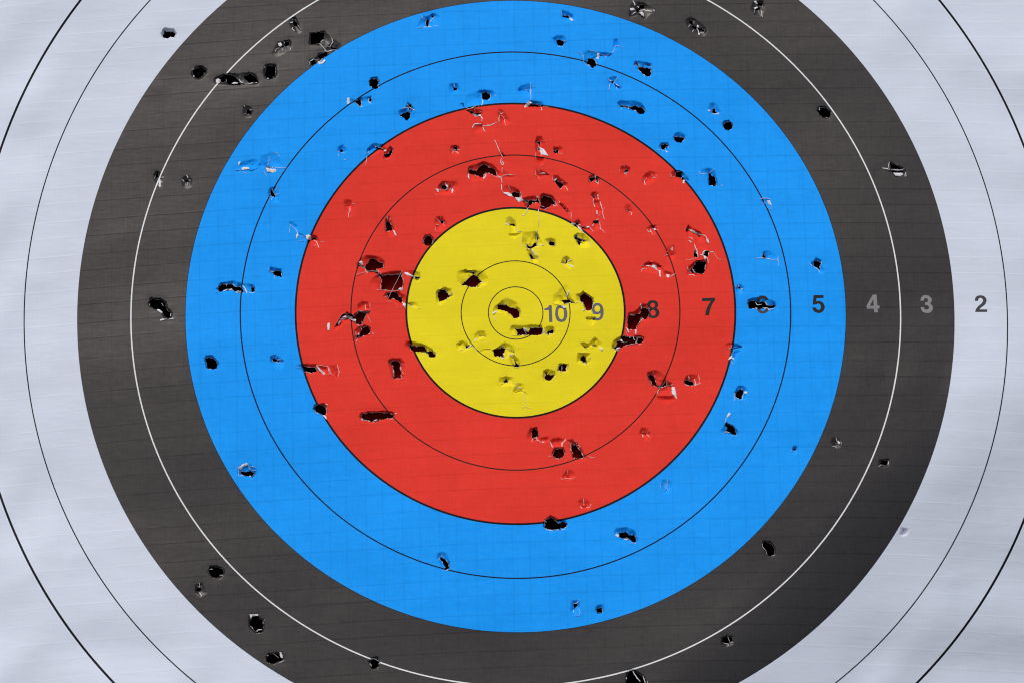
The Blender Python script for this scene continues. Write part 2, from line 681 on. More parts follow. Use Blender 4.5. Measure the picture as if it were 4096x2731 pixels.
e 875,1160 900,1135 1010,1120 1010,1220 960,1270 820,1290 820,1200
o 880,1180 900,1140 940,1135 1000,1140 995,1180 990,1220 970,1262 940,1258 895,1245 865,1220
o 860,1200 840,1230 870,1250 900,1250 890,1220
w 6 870,1215 890,1250 905,1250
w 4 810,1130 850,1130 880,1115 900,1118
w 5 820,1195 830,1225 860,1245
w 7 985,1220 995,1222
w 5 825,1270 880,1265 890,1285
w 5 1010,1110 1020,1160
w 8 1035,1055 1070,1058
w 3 1070,1065 1110,1120 1160,1140
w 4 940,1260 975,1262
H
e 380,1190 440,1150 520,1150 570,1180 640,1270 570,1290 480,1250 400,1240
k 8 440,1165 480,1160
k 4 530,1180 600,1190
f 490,1175 530,1180 535,1215 515,1215 490,1195
w 11 435,1180 465,1185
f 550,1225 570,1228 572,1290 560,1285 555,1250
w 6 470,1180 500,1200 545,1225
w 5 390,1245 400,1210 440,1210
w 4 380,1180 410,1185
H
e 580,1210 620,1230 700,1260 650,1300 600,1290
f 622,1262 655,1268 645,1300 632,1295
w 5 650,1290 685,1275 710,1255
H
e 1525,1110 1540,1050 1580,1040 1660,1080 1670,1135 1580,1120
o 1528,1065 1545,1075 1560,1095 1570,1112 1540,1105 1525,1095
w 5 1455,1115 1560,1112 1650,1135
w 3 1675,1100 1680,1190
w 3 1640,1130 1670,1140 1670,1110
H
e 1965,1170 2010,1140 2030,1105 2080,1130 2080,1180 2130,1240 2060,1260 2000,1200
o 2010,1140 2040,1130 2080,1150 2085,1170 2070,1180 2070,1225 2050,1205 2010,1185 2015,1165
w 5 1965,1155 2000,1190
w 6 2010,1190 2050,1215 2070,1250
w 4 2000,1120 2010,1145
H
e 1275,1390 1310,1350 1350,1380 1355,1440 1310,1460 1275,1430
o 1295,1385 1312,1375 1325,1390 1340,1400 1315,1400 1295,1395
w 6 1300,1355 1308,1380
w 6 1320,1402 1345,1400
w 3 1275,1380 1295,1388
w 3 1320,1420 1330,1445
T 500 1000
H
e 215,510 235,455 320,455 390,490 400,550 445,590 440,640 370,650 350,600 290,560 225,540
o 225,480 255,460 310,462 350,472 385,500 390,540 405,570 440,590 435,625 415,640 375,635 365,600 335,580 300,555 270,550 235,520
f 300,560 325,562 350,580 352,597 330,590 305,572
f 328,655 355,648 375,655 365,665 335,668
w 8 378,650 395,652
w 8 415,650 462,645
w 9 433,600 430,625
w 8 232,510 232,525
w 4 345,500 360,525
H
e 745,1010 760,990 820,985 880,1050 885,1100 830,1125 765,1110
o 755,1020 775,1002 815,1000 845,1020 872,1055 862,1110 820,1115 768,1105 765,1060
w 5 808,975 812,995
w 4 748,1005 755,1020
w 4 840,1115 842,1130
w 4 862,1108 875,1100
H
e 1360,1050 1365,995 1410,980 1510,1050 1490,1110 1420,1110 1375,1080
o 1382,1015 1405,1012 1430,1025 1460,1035 1465,1052 1430,1042 1400,1045 1385,1035
w 8 1412,1000 1420,1012
w 8 1440,1022 1465,1025
w 4 1385,1040 1430,1052 1470,1070
w 3 1380,985 1400,1005
w 3 1500,1070 1515,1050
T 1380 960 3.92
H
e 180,440 230,300 340,240 560,270 620,340 620,450 500,520 300,560
o 200,360 240,390 300,420 330,380 370,340 380,290 450,280 520,330 600,350 605,400 600,440 540,440 490,450 530,500 520,545 450,500 370,500 310,440 215,405 195,420
f 215,345 245,330 275,345 290,390 265,395 230,370
t 9 180,555 320,505 430,492 530,505
w 8 300,430 330,480 355,520
w 6 490,450 530,490 580,530
w 5 605,430 560,445
w 4 300,550 360,535
H
e 380,690 420,600 590,520 700,500 900,480 920,740 780,830 650,830 430,740
o 520,510 590,560 640,545 890,515 905,600 910,700 890,770 820,790 720,790 570,775 565,690 575,610 510,550
t 7 895,485 830,620 760,750 680,920
t 8 510,790 620,790 740,810 830,795 895,765
w 16 500,780 520,790
f 840,765 875,748 905,755 905,785 880,800 850,790
w 5 900,520 915,640 905,760
w 4 590,545 720,528
w 5 560,690 565,770
H
e 600,880 650,810 820,800 960,880 960,1080 900,1040 700,960 610,920
o 650,825 740,810 820,810 850,880 895,890 910,940 895,985 830,950 740,910 710,940 680,920 660,870
w 9 610,905 640,890 655,895
f 900,980 940,985 950,1010 945,1060 955,1080 925,1040 905,1015
w 5 670,975 690,945 725,965
w 5 780,990 800,1020
w 3 790,1030 840,1075 920,1060
H
e 895,520 930,470 1060,480 1180,510 1195,590 1150,650 1060,620 1000,580
o 1085,560 1120,570 1175,575 1172,605 1130,610 1110,620 1095,590
f 905,510 940,500 1000,520 1050,560 1090,575 1095,590 1040,575 980,560 930,535 905,535
w 7 1095,525 1090,550
w 7 1110,620 1150,612 1185,590
w 5 1185,570 1178,600
H
e 980,990 1080,970 1190,1050 1190,1090 1060,1070
k 3 985,1005 1030,1010 1060,1035
w 8 990,1022 1040,1025 1085,1065
w 9 1145,1075 1185,1075
H
e 1745,620 1755,500 1870,465 2030,480 2180,490 2255,600 2230,690 2100,760 1900,740 1760,680
o 1830,700 1870,650 1950,580 2010,535 2080,570 2160,650 2110,680 2065,720 2050,738 1950,725 1880,705 1830,715
o 1880,480 1940,480 2030,495 2030,530 2010,535 1950,500
f 2025,500 2045,520 2050,540 2030,530
w 5 1870,710 1960,730
w 6 2065,720 2110,680 2160,665 2200,640
w 4 1960,735 2060,740 2110,765
H
e 1425,830 1450,780 1560,750 1690,770 1690,870 1600,950 1490,1030 1430,980
o 1455,810 1500,770 1570,762 1600,810 1635,860 1680,865 1620,900 1600,930 1540,945 1475,965 1460,920 1450,870
w 5 1580,765 1610,820 1640,862
w 5 1640,862 1680,850
w 8 1470,930 1465,960
w 6 1480,990 1495,1025
w 5 1600,930 1605,900
w 4 1450,810 1450,870
w 5 1680,800 1690,860
H
e 185,1070 200,1000 260,960 370,970 410,1090 390,1130 220,1110
w 9 320,1000 320,1050 330,1105
w 6 205,1105 260,1110 320,1115 405,1105
w 5 385,1000 390,1060 395,1105
H
e 130,1180 205,1115 400,1110 330,1180 280,1330 190,1330 0,1300 -50,1350 -170,1440 -190,1400 -70,1200 30,1120
o 215,1115 390,1118 375,1145 330,1160 310,1230 280,1290 250,1335 200,1330 160,1300 170,1260 130,1230 60,1205 -30,1220 -100,1240 -60,1180 -10,1150 50,1145 110,1160 150,1190 185,1150
o -160,1350 -110,1270 -60,1290 -120,1340
f 0,1190 50,1190 100,1205 140,1240 175,1250 160,1285 130,1270 95,1225 50,1205 -10,1215 -60,1245 -80,1260 -70,1230 -30,1200
t 6 215,1128 300,1142 380,1135
w 8 265,1275 270,1310 265,1340
w 9 200,1350 265,1350
f -85,1255 -60,1265 -75,1310 -95,1330 -115,1328
f -275,1310 -240,1300 -235,1360 -245,1425 -275,1420
w 5 300,1240 330,1170
w 4 350,1190 380,1240 405,1300
H
e 145,1410 200,1360 320,1330 400,1370 410,1450 300,1510 200,1550 150,1600
o 170,1500 185,1480 220,1470 240,1420 290,1360 350,1340 390,1380 400,1440 370,1475 310,1500 240,1520 190,1545 170,1550
o 250,1350 300,1350 270,1400
w 8 245,1360 262,1405
w 12 170,1440 175,1490
w 8 215,1450 220,1500
w 6 190,1530 245,1520 300,1500
w 14 365,1475 390,1472
w 14 425,1465 450,1470
w 7 190,1550 175,1600
T 500 1000
H
e 1590,1100 1625,1075 1690,1070 1800,1070 1820,1130 1770,1160 1690,1155 1640,1140
o 1665,1075 1700,1085 1750,1095 1790,1090 1810,1120 1790,1140 1750,1150 1700,1140 1680,1130
w 4 1600,1095 1640,1100
w 7 1675,1150 1690,1148
w 3 1690,1130 1750,1155
H
e 1790,1080 1900,1080 1930,1170 1860,1170
w 4 1795,1080 1860,1085 1910,1095 1920,1160
f 1795,1085 1815,1095 1850,1125 1880,1145 1900,1175 1870,1168 1825,1130
H
e 1910,1080 1995,1075 2015,1140 2005,1190 1970,1190 1930,1150
w 4 1905,1095 1925,1120 1930,1155 1965,1175
w 5 2000,1080 2008,1120 2015,1150 2000,1185
w 5 2015,1150 2025,1145
k 7 1985,1150 1990,1185
H
e 1765,1490 1780,1450 1870,1435 1895,1460 1905,1520 1890,1560 1800,1530
o 1780,1465 1805,1445 1850,1445 1890,1470 1895,1510 1880,1545 1840,1535 1800,1520 1780,1500
o 1805,1448 1800,1430 1812,1430
w 9 1880,1450 1905,1448
w 4 1900,1475 1895,1540
w 7 1790,1525 1810,1530
f 1855,1548 1880,1545 1895,1568 1900,1590 1885,1585
w 5 1818,1528 1850,1540
T 1900 860 3.92
H
e 750,270 960,260 1080,480 900,520 850,545 790,520 730,430
o 800,425 820,450 850,485 900,475 920,430 950,430 955,340 975,300 985,250 988,300 985,380 970,440 972,485 930,500 885,525 820,525 810,480
w 8 975,240 972,330 965,400 968,460
w 7 975,485 1030,475 1060,485
f 1035,455 1075,480 1065,490 1040,478
w 4 790,440 815,490 825,530
w 4 735,340 730,450 740,500
H
e 1080,400 1100,370 1200,365 1265,390 1265,480 1180,490
o 1150,430 1180,400 1215,410 1255,435 1250,490 1225,480 1170,475
w 8 1258,445 1250,485
w 6 1180,485 1250,490
w 3 1110,375 1140,420
H
e 510,300 720,280 740,300 620,380 550,360
H
e 780,540 890,520 930,640 1010,650 990,760 900,740 850,640
o 860,610 890,615 910,650 945,685 905,690 890,718 870,670 852,640
f 885,525 910,540 925,600 945,640 920,640 895,590
w 6 980,570 985,640 960,690
w 7 895,715 915,695
w 4 1005,640 990,700
w 4 800,540 885,535
H
e 1545,350 1560,310 1610,280 1710,290 1815,400 1810,510 1700,520 1630,500
o 1560,330 1590,318 1605,345 1620,370 1680,365 1720,380 1750,405 1700,390 1665,425 1635,485 1610,430 1595,385 1560,375
w 6 1595,305 1610,350
w 8 1790,380 1780,400 1800,440 1805,495
w 5 1640,490 1680,400
w 5 1755,405 1790,395
H
e 1350,750 1370,680 1430,640 1480,670 1550,740 1550,830 1480,850 1380,800
o 1370,740 1415,740 1440,690 1450,720 1440,765 1400,752
f 1455,715 1490,695 1520,710 1480,730 1455,740
w 10 1425,650 1430,700
f 1460,780 1500,780 1530,800 1540,825 1500,815
w 5 1350,710 1370,740
w 6 1370,755 1375,800
w 5 1535,730 1540,760
H
e 1210,1390 1230,1250 1420,1090 1480,1090 1500,1300 1570,1380 1400,1390
o 1345,1340 1380,1325 1430,1330 1450,1310 1480,1315 1510,1350 1560,1375 1550,1390 1490,1370 1430,1390 1390,1420 1400,1380 1370,1350
f 1440,1240 1470,1180 1480,1200 1465,1240 1450,1300 1430,1280
w 4 1480,1310 1520,1350
w 11 1215,1380 1235,1395
w 5 1235,1400 1310,1410 1380,1450 1410,1400 1490,1380 1560,1385
w 4 1300,1200 1335,1260
k 5 1300,1420 1370,1460
f 1370,1435 1400,1430 1440,1455 1420,1470 1380,1465
H
e 1570,1240 1640,1240 1700,1190 1860,1300 1860,1460 1790,1520 1720,1480 1690,1380 1600,1360
o 1645,1260 1710,1215 1780,1250 1845,1310 1858,1370 1850,1440 1830,1480 1790,1495 1740,1490 1725,1440 1700,1380 1650,1345
w 6 1560,1390 1640,1360 1690,1380 1715,1440
f 1680,1495 1735,1470 1720,1495 1695,1515
w 8 1835,1500 1850,1550
w 4 1790,1505 1815,1490
H
e 280,1540 290,1470 350,1400 490,1290 670,1380 670,1440 720,1500 730,1560 690,1650 570,1620 400,1520
o 350,1400 495,1398 540,1440 600,1445 660,1460 700,1505 705,1550 700,1590 660,1615 600,1610 570,1560 520,1520 440,1490 355,1475
w 4 492,1300 495,1395
w 8 665,1440 668,1460
f 275,1545 300,1520 345,1495 355,1520 310,1550 280,1568
w 4 360,1395 490,1393
w 8 655,1615 670,1640
w 10 290,1590 305,1620 320,1660
w 5 325,1660 330,1680
T 1600 1240 3.92
H
e 1710,330 1740,240 1940,250 2060,230 2220,240 2260,350 2220,400 2000,400 1850,400 1740,370
o 1790,270 1850,290 1930,280 1960,310 2010,345 2040,270 2150,270 2230,270 2245,345 2190,385 2100,395 2010,385 1850,395 1830,330
f 1925,270 1960,280 2000,310 2020,340 1985,330 1945,300
t 6 1935,300 1960,350 1985,390
w 9 2250,290 2260,340 2280,365
f 2205,385 2235,350 2270,350 2240,370 2215,395
w 4 1750,395 1850,400 2010,395
w 4 1720,240 1770,270
H
e 2250,280 2330,250 2400,260 2430,290 2420,380 2340,410 2280,390
o 2330,320 2390,290 2410,310 2410,370 2350,360 2330,400 2290,365
w 5 2280,370 2310,400 2350,375 2410,380
H
e 70,560 90,495 170,490 330,520 480,590 565,680 550,740 470,745 370,660 250,650 100,610
o 155,500 195,545 240,545 270,560 340,545 390,565 430,640 500,630 555,680 560,715 530,735 465,730 440,680 380,650 270,655 170,620 150,570
w 6 300,650 390,650 430,680 460,725
w 8 235,530 240,545
w 5 105,580 130,600
w 4 530,740 560,720
H
e 880,620 890,520 980,480 1080,540 1150,570 1060,620 950,660
o 1030,545 1060,550 1080,545 1065,590 1045,600 1030,590
f 1068,600 1080,560 1120,545 1145,560 1100,575
w 8 935,635 1010,610
w 5 1150,570 1185,600 1210,640
k 4 930,530 980,510
H
e 1150,500 1160,390 1230,320 1340,330 1350,420 1200,490
w 14 1165,490 1190,460 1220,445
w 8 1215,370 1240,400
k 5 1250,405 1320,400 1345,420
w 5 1250,415 1320,405
H
e 1450,620 1560,560 1640,500 1790,560 1790,680 1650,760 1560,740 1480,720
o 1465,610 1550,585 1610,570 1660,600 1640,630 1625,680 1640,720 1580,725 1490,720 1465,660
f 1580,725 1625,720 1650,735 1630,765 1600,750
w 9 1615,670 1635,720
k 5 1250,640 1320,605 1390,605 1450,620
w 5 1620,570 1690,600 1790,650
w 7 1770,650 1795,700
k 4 1740,640 1790,655
f 1580,568 1620,545 1620,570
H
e 1700,660 1780,690 1870,780 1880,880 1780,880 1720,800
o 1785,750 1800,760 1830,820 1870,855 1875,885 1860,895 1800,888 1750,865 1810,840 1795,790
f 1705,665 1745,690 1785,735 1775,750 1730,710
w 10 1790,905 1810,895
w 5 1820,895 1860,905
H
e 1540,1130 1560,1050 1660,1040 1770,1050 1820,1200 1740,1180 1620,1180
o 1625,1130 1650,1070 1680,1060 1695,1095 1698,1125 1655,1130
w 7 1640,1138 1690,1128
w 4 1700,1100 1730,1150
k 3 1550,1175 1620,1145
w 3 1810,1120 1820,1190
H
e 1760,1300 1800,1200 1830,1130 1940,1150 1960,1250 1900,1270
w 8 1815,1205 1815,1240 1850,1210 1900,1220
f 1870,1200 1895,1205 1915,1240 1890,1235
k 4 1810,1280 1890,1255 1950,1275 2000,1310
w 12 1745,1270 1750,1290
w 7 1820,1130 1830,1180
w 4 1920,1240 1980,1280
w 5 1930,1290 1950,1400 1980,1450 2010,1500
w 5 1910,1530 1970,1520 2030,1530
T 2100 1180 3.92
H
e 270,1260 290,1180 350,1150 490,1190 450,1290 390,1350 290,1310
o 310,1190 340,1200 350,1230 420,1240 465,1230 440,1290 410,1330 375,1335 320,1315 305,1280 320,1230
w 3 440,1285 480,1225
w 3 300,1250 310,1310
H
e 510,1140 530,1080 600,1060 680,1080 700,1140 640,1210 500,1200
o 515,1130 540,1090 600,1065 655,1080 660,1120 645,1180 590,1185 560,1180 520,1170
w 6 580,1100 580,1175 560,1200
w 8 660,1130 690,1130
w 5 510,1195 560,1205 640,1190
H
e 850,740 1000,760 1100,660 1220,760 1220,840 1060,800 940,830
o 900,780 950,800 990,790 980,805 950,820 940,850 935,815
o 1060,790 1085,755 1115,775 1130,800 1100,785
f 1175,815 1205,820 1225,860 1185,875
w 6 1060,790 1065,830
w 4 1060,790 1110,785 1140,805
w 4 945,830 990,800
k 3 1090,750 1100,700
H
e 810,1060 820,900 900,900 1040,910 1040,1030 960,1090
o 865,1015 880,960 920,935 945,950 960,1000 980,1035 1010,1035 980,1040 920,1045
f 930,1045 975,1040 950,1080 940,1095
w 5 945,950 970,1020
w 7 1025,950 1020,1010
w 6 940,850 935,905
w 4 850,900 930,905
H
e 950,360 1010,350 1100,340 1100,440 1040,490 1000,430
o 1055,365 1080,355 1095,375 1090,390 1065,385
k 4 960,370 1010,378 1060,378
w 5 955,345 965,370
w 6 1085,340 1100,370
H
e 1355,830 1380,720 1500,640 1600,640 1640,700 1560,780 1480,870 1400,870
o 1440,705 1480,705 1520,670 1530,640 1600,640 1690,650 1750,660 1760,720 1740,760 1650,770 1560,795 1490,830 1420,850 1380,810 1430,790 1450,760
f 1420,850 1440,825 1490,818 1485,850 1455,872 1430,870
f 1485,700 1510,695 1540,730 1560,745 1520,735 1495,720
t 5 1530,740 1580,745 1620,725
w 7 1370,820 1375,850
w 5 1400,780 1440,770
H
e 1690,640 1780,630 1860,650 1870,710 1840,770 1770,760
o 1750,650 1830,655 1860,690 1845,730 1810,755 1760,745 1740,720 1760,690
w 8 1700,650 1705,690 1730,715
f 1725,755 1740,735 1765,745 1745,765
f 1790,755 1820,755 1800,795
w 10 1625,650 1650,680
w 5 1840,670 1845,690
w 5 1560,800 1640,775 1700,765 1730,760
H
e 1600,400 1620,290 1720,260 1800,190 1820,140 1920,140 1950,200 1950,320 1900,390 1800,420 1750,540 1620,560
o 1815,200 1870,190 1930,210 1950,250 1945,310 1910,370 1860,375 1820,350 1800,410 1750,500 1740,545 1630,535 1605,470 1610,360 1635,300 1700,315 1750,290 1810,270
f 1800,150 1820,140 1835,195 1820,220 1812,180
w 8 1935,200 1955,220
f 1800,380 1830,345 1838,390 1820,410
w 6 1640,300 1700,315
w 5 1805,410 1770,470
w 10 1580,510 1605,530 1630,600
f 1720,545 1745,540 1752,640 1730,620
f 1590,530 1620,545 1635,600 1615,590
w 4 1570,560 1610,630
H
e 1915,1220 1940,1200 2040,1170 2120,1200 2220,1290 2240,1380 2120,1450 2000,1420 1930,1300
o 1925,1235 1990,1240 2020,1240 2050,1330 2070,1390 2120,1430 2170,1380 2200,1340 2225,1370 2230,1400 2180,1435 2110,1440 2050,1420 1990,1400 1970,1330 1925,1270
w 6 2015,1190 2022,1240
w 9 2222,1330 2235,1385
w 5 1930,1290 1970,1340 1990,1400
w 7 2090,1440 2170,1445
w 4 1990,1400 2070,1430
H
e 2230,1330 2340,1400 2340,1560 2100,1560 2040,1560 2100,1450 2220,1420
k 8 2230,1395 2290,1410
f 2300,1430 2345,1440 2365,1500 2375,1580 2390,1640 2340,1570 2300,1540
w 10 2110,1460 2080,1510 2065,1550
w 8 2230,1410 2320,1400
w 12 2290,1400 2320,1395
T 2600 1140
H
e 50,1040 220,1040 245,1075 160,1120 90,1090
H
e 320,900 345,845 400,835 460,850 480,920 420,945 330,945
o 322,885 345,880 380,890 415,910 418,935 390,942 345,930 325,920
f 358,850 368,860 375,885 362,880
w 7 415,880 430,915 420,940
w 5 325,930 370,942
w 4 455,840 465,890 465,920
w 5 415,940 460,925 480,925
H
e 915,185 920,140 1000,120 1040,95 1110,130 1180,160 1190,200 1150,230 1060,225 940,235
o 925,160 960,142 1000,150 1030,160 1060,150 1090,165 1110,190 1150,185 1187,190 1170,218 1120,220 1080,225 1000,225 970,220 930,225 920,195
f 975,225 990,215 1010,220 1000,230
w 6 990,165 1010,190 1050,185
w 7 1085,160 1105,190
w 8 1060,218 1105,220 1120,235 1165,225
H
e 710,575 730,545 780,540 880,580 790,600
k 4 715,590 770,600 820,592 875,580
w 4 720,600 760,595
w 3 875,575 880,590
w 3 770,560 772,595
f 735,700 745,680 765,660 772,678 790,680 790,705 765,692 745,705
w 5 770,640 765,665
w 4 760,715 790,740
H
e 790,610 870,600 830,690 790,740 760,660
H
e 800,1000 820,950 890,940 920,1000 900,1070 840,1070 800,1050
o 805,1005 830,985 850,965 880,985 880,1015 865,1065 830,1062 803,1048 798,1020
w 8 855,970 865,978
f 885,995 910,995 912,1015 892,1020
w 5 800,1010 798,1060 795,1090
w 5 865,1065 875,1070
w 3 885,960 895,955
w 3 835,1085 870,1090
H
e 655,1370 700,1320 710,1280 780,1310 830,1370 820,1410 700,1400
o 708,1285 740,1295 785,1315 800,1345 815,1400 790,1405 740,1380 700,1385 725,1345 710,1315
f 720,1235 740,1195 760,1205 750,1230 730,1240
w 5 728,1235 712,1265 708,1290
w 6 695,1390 715,1375 755,1385
w 5 770,1425 780,1405 820,1408
w 4 680,1400 690,1390
H
e 1340,1520 1350,1505 1385,1510 1390,1560 1370,1590 1335,1570
o 1345,1525 1375,1522 1370,1550 1345,1552
w 4 1325,1560 1350,1555
w 4 1370,1565 1380,1555
H
e 1700,1480 1710,1435 1750,1420 1805,1460 1800,1520 1740,1530
w 4 1750,1430 1755,1465
f 1762,1460 1790,1475 1780,1495 1765,1485
w 6 1715,1515 1740,1510 1755,1530
w 3 1795,1470 1800,1500
k 5 1735,1480 1745,1500
T 1300 1350
H
e 590,220 620,195 720,195 760,240 745,380 640,390 610,300
o 605,225 640,205 690,215 715,240 710,280 720,350 718,378 645,380 640,320 640,260 615,235
w 8 605,240 625,240
w 6 640,305 650,325
w 6 712,275 715,310
w 5 725,320 738,335
w 3 715,250 750,250
w 3 625,378 730,380
H
e 320,740 345,700 420,690 560,685 650,700 660,740 640,765 540,775 440,800 345,775
o 335,735 355,705 420,698 500,695 600,698 645,715 648,745 600,755 530,765 500,775 440,788 385,770 345,755
f 338,760 355,755 380,775 345,772
f 445,788 470,770 498,770 480,785 460,795
w 13 515,765 525,770
w 6 600,755 640,760
w 6 655,710 675,710
w 3 560,690 555,700
T 2050 1600
H
e 135,320 165,260 230,250 255,330 240,370 180,390 140,370
o 182,285 190,255 220,262 240,290 245,330 210,355 182,345
w 3 180,300 180,330
w 5 180,390 190,355 235,350
w 5 240,325 258,340
H
e 255,350 340,340 350,380 300,400 250,390
w 6 225,365 265,390
w 11 275,392 300,390
H
e 345,385 380,350 460,350 500,370 470,440 400,450 360,430
w 10 350,385 365,410 375,440
w 9 500,365 490,380 465,400 465,435
w 4 375,440 395,450
H
e 370,500 395,440 480,440 500,500 450,555 400,545
o 378,500 400,450 475,448 495,495 480,525 440,548 395,535 378,520
w 5 380,525 430,552 475,530
w 5 340,528 362,525
H
e 500,370 570,365 640,430 700,540 660,565 570,555 545,440
o 550,440 560,400 585,410 600,400 610,440 640,465 670,530 640,545 600,542 570,535 565,490 550,470
w 5 530,395 550,430 545,450 570,500
w 6 575,380 605,385 600,410
w 4 600,410 640,435 615,455 640,465
w 5 640,465 670,530 650,550
w 4 570,545 600,545
w 4 700,530 780,540
H
e 1190,310 1210,255 1270,260 1305,310 1290,370 1240,380
k 7 1218,303 1262,316
w 10 1222,285 1228,300
w 9 1222,318 1230,345
w 4 1280,280 1262,312 1290,350
H
e 450,735 520,640 600,680 600,720 560,745 480,745
k 5 515,705 530,722
w 4 518,655 520,700
w 4 450,725 470,742 530,730 570,740 580,720
H
e 608,960 640,920 690,920 750,980 730,1020 650,1020
k 9 650,990 690,1000
w 6 668,925 672,985
w 6 690,1005 720,1010 740,975
w 6 640,990 655,1020
H
e 285,1180 300,1120 360,1080 420,1110 500,1130 525,1160 510,1210 350,1235 300,1210
o 300,1150 305,1125 330,1110 355,1092 385,1100 415,1130 430,1150 480,1135 515,1150 515,1185 490,1200 455,1195 440,1215 380,1212 330,1212 300,1190
w 4 300,1125 320,1145
w 5 410,1135 430,1145
w 5 298,1195 330,1215 380,1218 450,1208 500,1212
H
e 950,1240 970,1200 1070,1190 1150,1220 1165,1270 1180,1300 1165,1345 1100,1340 970,1280
o 1000,1245 1040,1235 1070,1230 1100,1260 1130,1260 1150,1250 1160,1290 1168,1320 1150,1340 1120,1320 1095,1295 1060,1290 1030,1300 1000,1275
f 965,1260 985,1250 1005,1270 995,1282 970,1275
f 1045,1300 1075,1288 1100,1300 1095,1312 1060,1310
w 4 1100,1350 1130,1340 1165,1340
w 4 1010,1215 1025,1235
w 4 970,1240 985,1250
w 3 1170,1290 1182,1275
H
e 1385,810 1400,750 1450,735 1495,760 1505,830 1470,880 1410,875
w 4 1450,740 1460,780 1450,810
w 3 1410,775 1445,810 1450,825 1470,850
w 3 1450,825 1420,850
w 3 1395,780 1390,830
T 600 1800
H
e 820,240 830,150 915,115 1000,160 1000,210 960,260 850,250
o 848,190 880,188 910,200 940,185 960,200 995,205 965,248 930,238 880,232 850,215
f 830,160 870,130 915,118 920,140 880,155 850,180
w 4 825,150 835,200 830,240
w 6 832,240 880,235
w 4 920,120 930,160 950,185 1000,190
w 4 945,150 1000,160
w 5 920,240 960,246 990,210
H
e 545,1120 560,1085 620,1078 700,1115 705,1160 660,1205 560,1190
o 555,1095 600,1088 640,1100 680,1105 695,1140 690,1165 650,1185 620,1200 575,1180 550,1150
w 4 555,1120 590,1118 575,1110
w 5 560,1188 575,1180
w 7 655,1180 668,1170 685,1180
H
e 420,1370 430,1260 490,1240 540,1340 480,1380
o 430,1290 450,1285 480,1290 485,1310 460,1330 435,1315
o 440,1250 475,1245 480,1270 450,1275
w 6 468,1245 465,1270 460,1290
w 8 465,1335 490,1370
w 4 425,1345 455,1365
w 5 480,1290 492,1280
T 600 2200
H
e 925,600 1020,590 1030,630 1080,660 1070,760 1000,785 930,720
o 950,615 1015,612 1025,635 1060,650 1065,720 1060,770 1000,775 970,740 935,700 935,665 955,640
f 930,600 1020,598 1018,612 950,618 948,640
w 6 930,600 955,625
w 8 1005,765 1020,745 1055,740
w 5 945,710 970,738
w 5 1065,655 1062,690
w 3 1070,665 1085,650
w 3 990,785 1055,775
H
e 1085,1000 1110,965 1200,960 1250,950 1265,1030 1150,1070 1095,1055
o 1095,1000 1120,970 1170,968 1210,965 1230,1000 1260,1015 1250,1040 1190,1050 1150,1062 1105,1050 1090,1020
f 1218,955 1235,955 1250,1005 1235,1010 1220,985
t 4 1160,970 1185,990 1210,1010
w 4 1095,990 1115,980
w 5 1190,1050 1230,1050 1262,1030
w 3 1095,1050 1110,1062
H
e 2055,1040 2080,1005 2140,1000 2170,1040 2140,1110 2080,1110
o 2065,1045 2085,1015 2135,1010 2165,1035 2155,1070 2140,1105 2105,1112 2075,1100 2063,1070
t 5 2075,1020 2110,1020 2160,1045
w 6 2165,1050 2150,1070
w 4 2072,1060 2085,1090
w 4 2130,1105 2148,1095
T 1600 2064
H
e 345,400 350,350 400,330 440,350 470,430 465,500 430,510 400,480
o 375,375 395,380 430,400 455,430 465,490 430,502 410,450 395,420 378,400
w 5 405,350 385,375
w 5 385,375 415,390
w 6 362,410 375,395
w 3 415,515 460,500
H
e 1600,880 1615,790 1680,785 1705,880 1670,940 1620,940
o 1635,815 1665,815 1678,835 1650,855 1630,875 1632,850
w 5 1610,795 1635,820 1660,815 1690,785
w 6 1635,870 1630,905
w 3 1670,850 1695,890 1690,930 1640,940
H
e 1835,880 1850,835 1910,830 1920,900 1870,930 1845,910
o 1845,870 1860,855 1900,852 1908,905 1850,900
w 5 1850,910 1860,903 1905,905
w 4 1880,905 1885,915
H
e 2125,1500 2140,1435 2200,1435 2300,1500 2330,1568 2120,1575
o 2145,1465 2160,1450 2200,1450 2240,1470 2290,1510 2315,1575 2330,1640 2120,1640 2130,1520
w 9 2190,1455 2205,1480 2230,1520 2260,1550
w 7 2285,1495 2305,1560
w 5 2145,1460 2155,1450
w 6 2130,1510 2130,1530
w 5 2325,1545 2330,1565
T 2700 1700
H
e 1910,390 1925,325 2015,315 2020,380 1950,395
o 1925,345 1945,325 2010,325 2000,372 1960,378 1935,370
w 6 2010,330 2005,370
w 6 1910,390 1935,370 1980,378
H
e 815,1110 840,1080 900,1090 945,1150 940,1225 880,1225 830,1160
o 820,1105 850,1085 890,1100 920,1125 940,1165 938,1210 905,1225 875,1215 850,1180 830,1140
w 4 820,1100 825,1140 850,1170 870,1210
w 5 905,1228 940,1215
H
e 2118,945 2150,965 2195,970 2200,1000 2170,1032 2135,1038 2105,1030 2120,1005
k 6 2150,1000 2155,1020
k 5 2135,1018 2170,1015
w 5 2130,940 2145,980 2155,1000
T 2500 2300 3.638
H
e 1395,970 1410,900 1480,875 1560,880 1585,1000 1480,1045 1410,1000
o 1410,930 1450,895 1500,885 1560,895 1575,940 1545,965 1510,980 1480,985 1430,975 1405,955
w 6 1495,890 1515,940 1520,975
w 7 1400,980 1420,970 1450,985 1500,990
w 6 1505,990 1505,1025
w 6 1520,978 1560,965 1580,985
T 3396 500 1.96
H
e 305,350 315,290 440,340 450,410 340,380
o 318,358 360,358 435,358 440,372 335,375
o 325,300 380,315 425,345 360,345 325,340
w 5 315,290 312,340 325,355
w 8 260,340 300,345 318,355
w 5 330,352 400,355 435,345
w 4 440,370 450,405
k 2 230,345 260,345
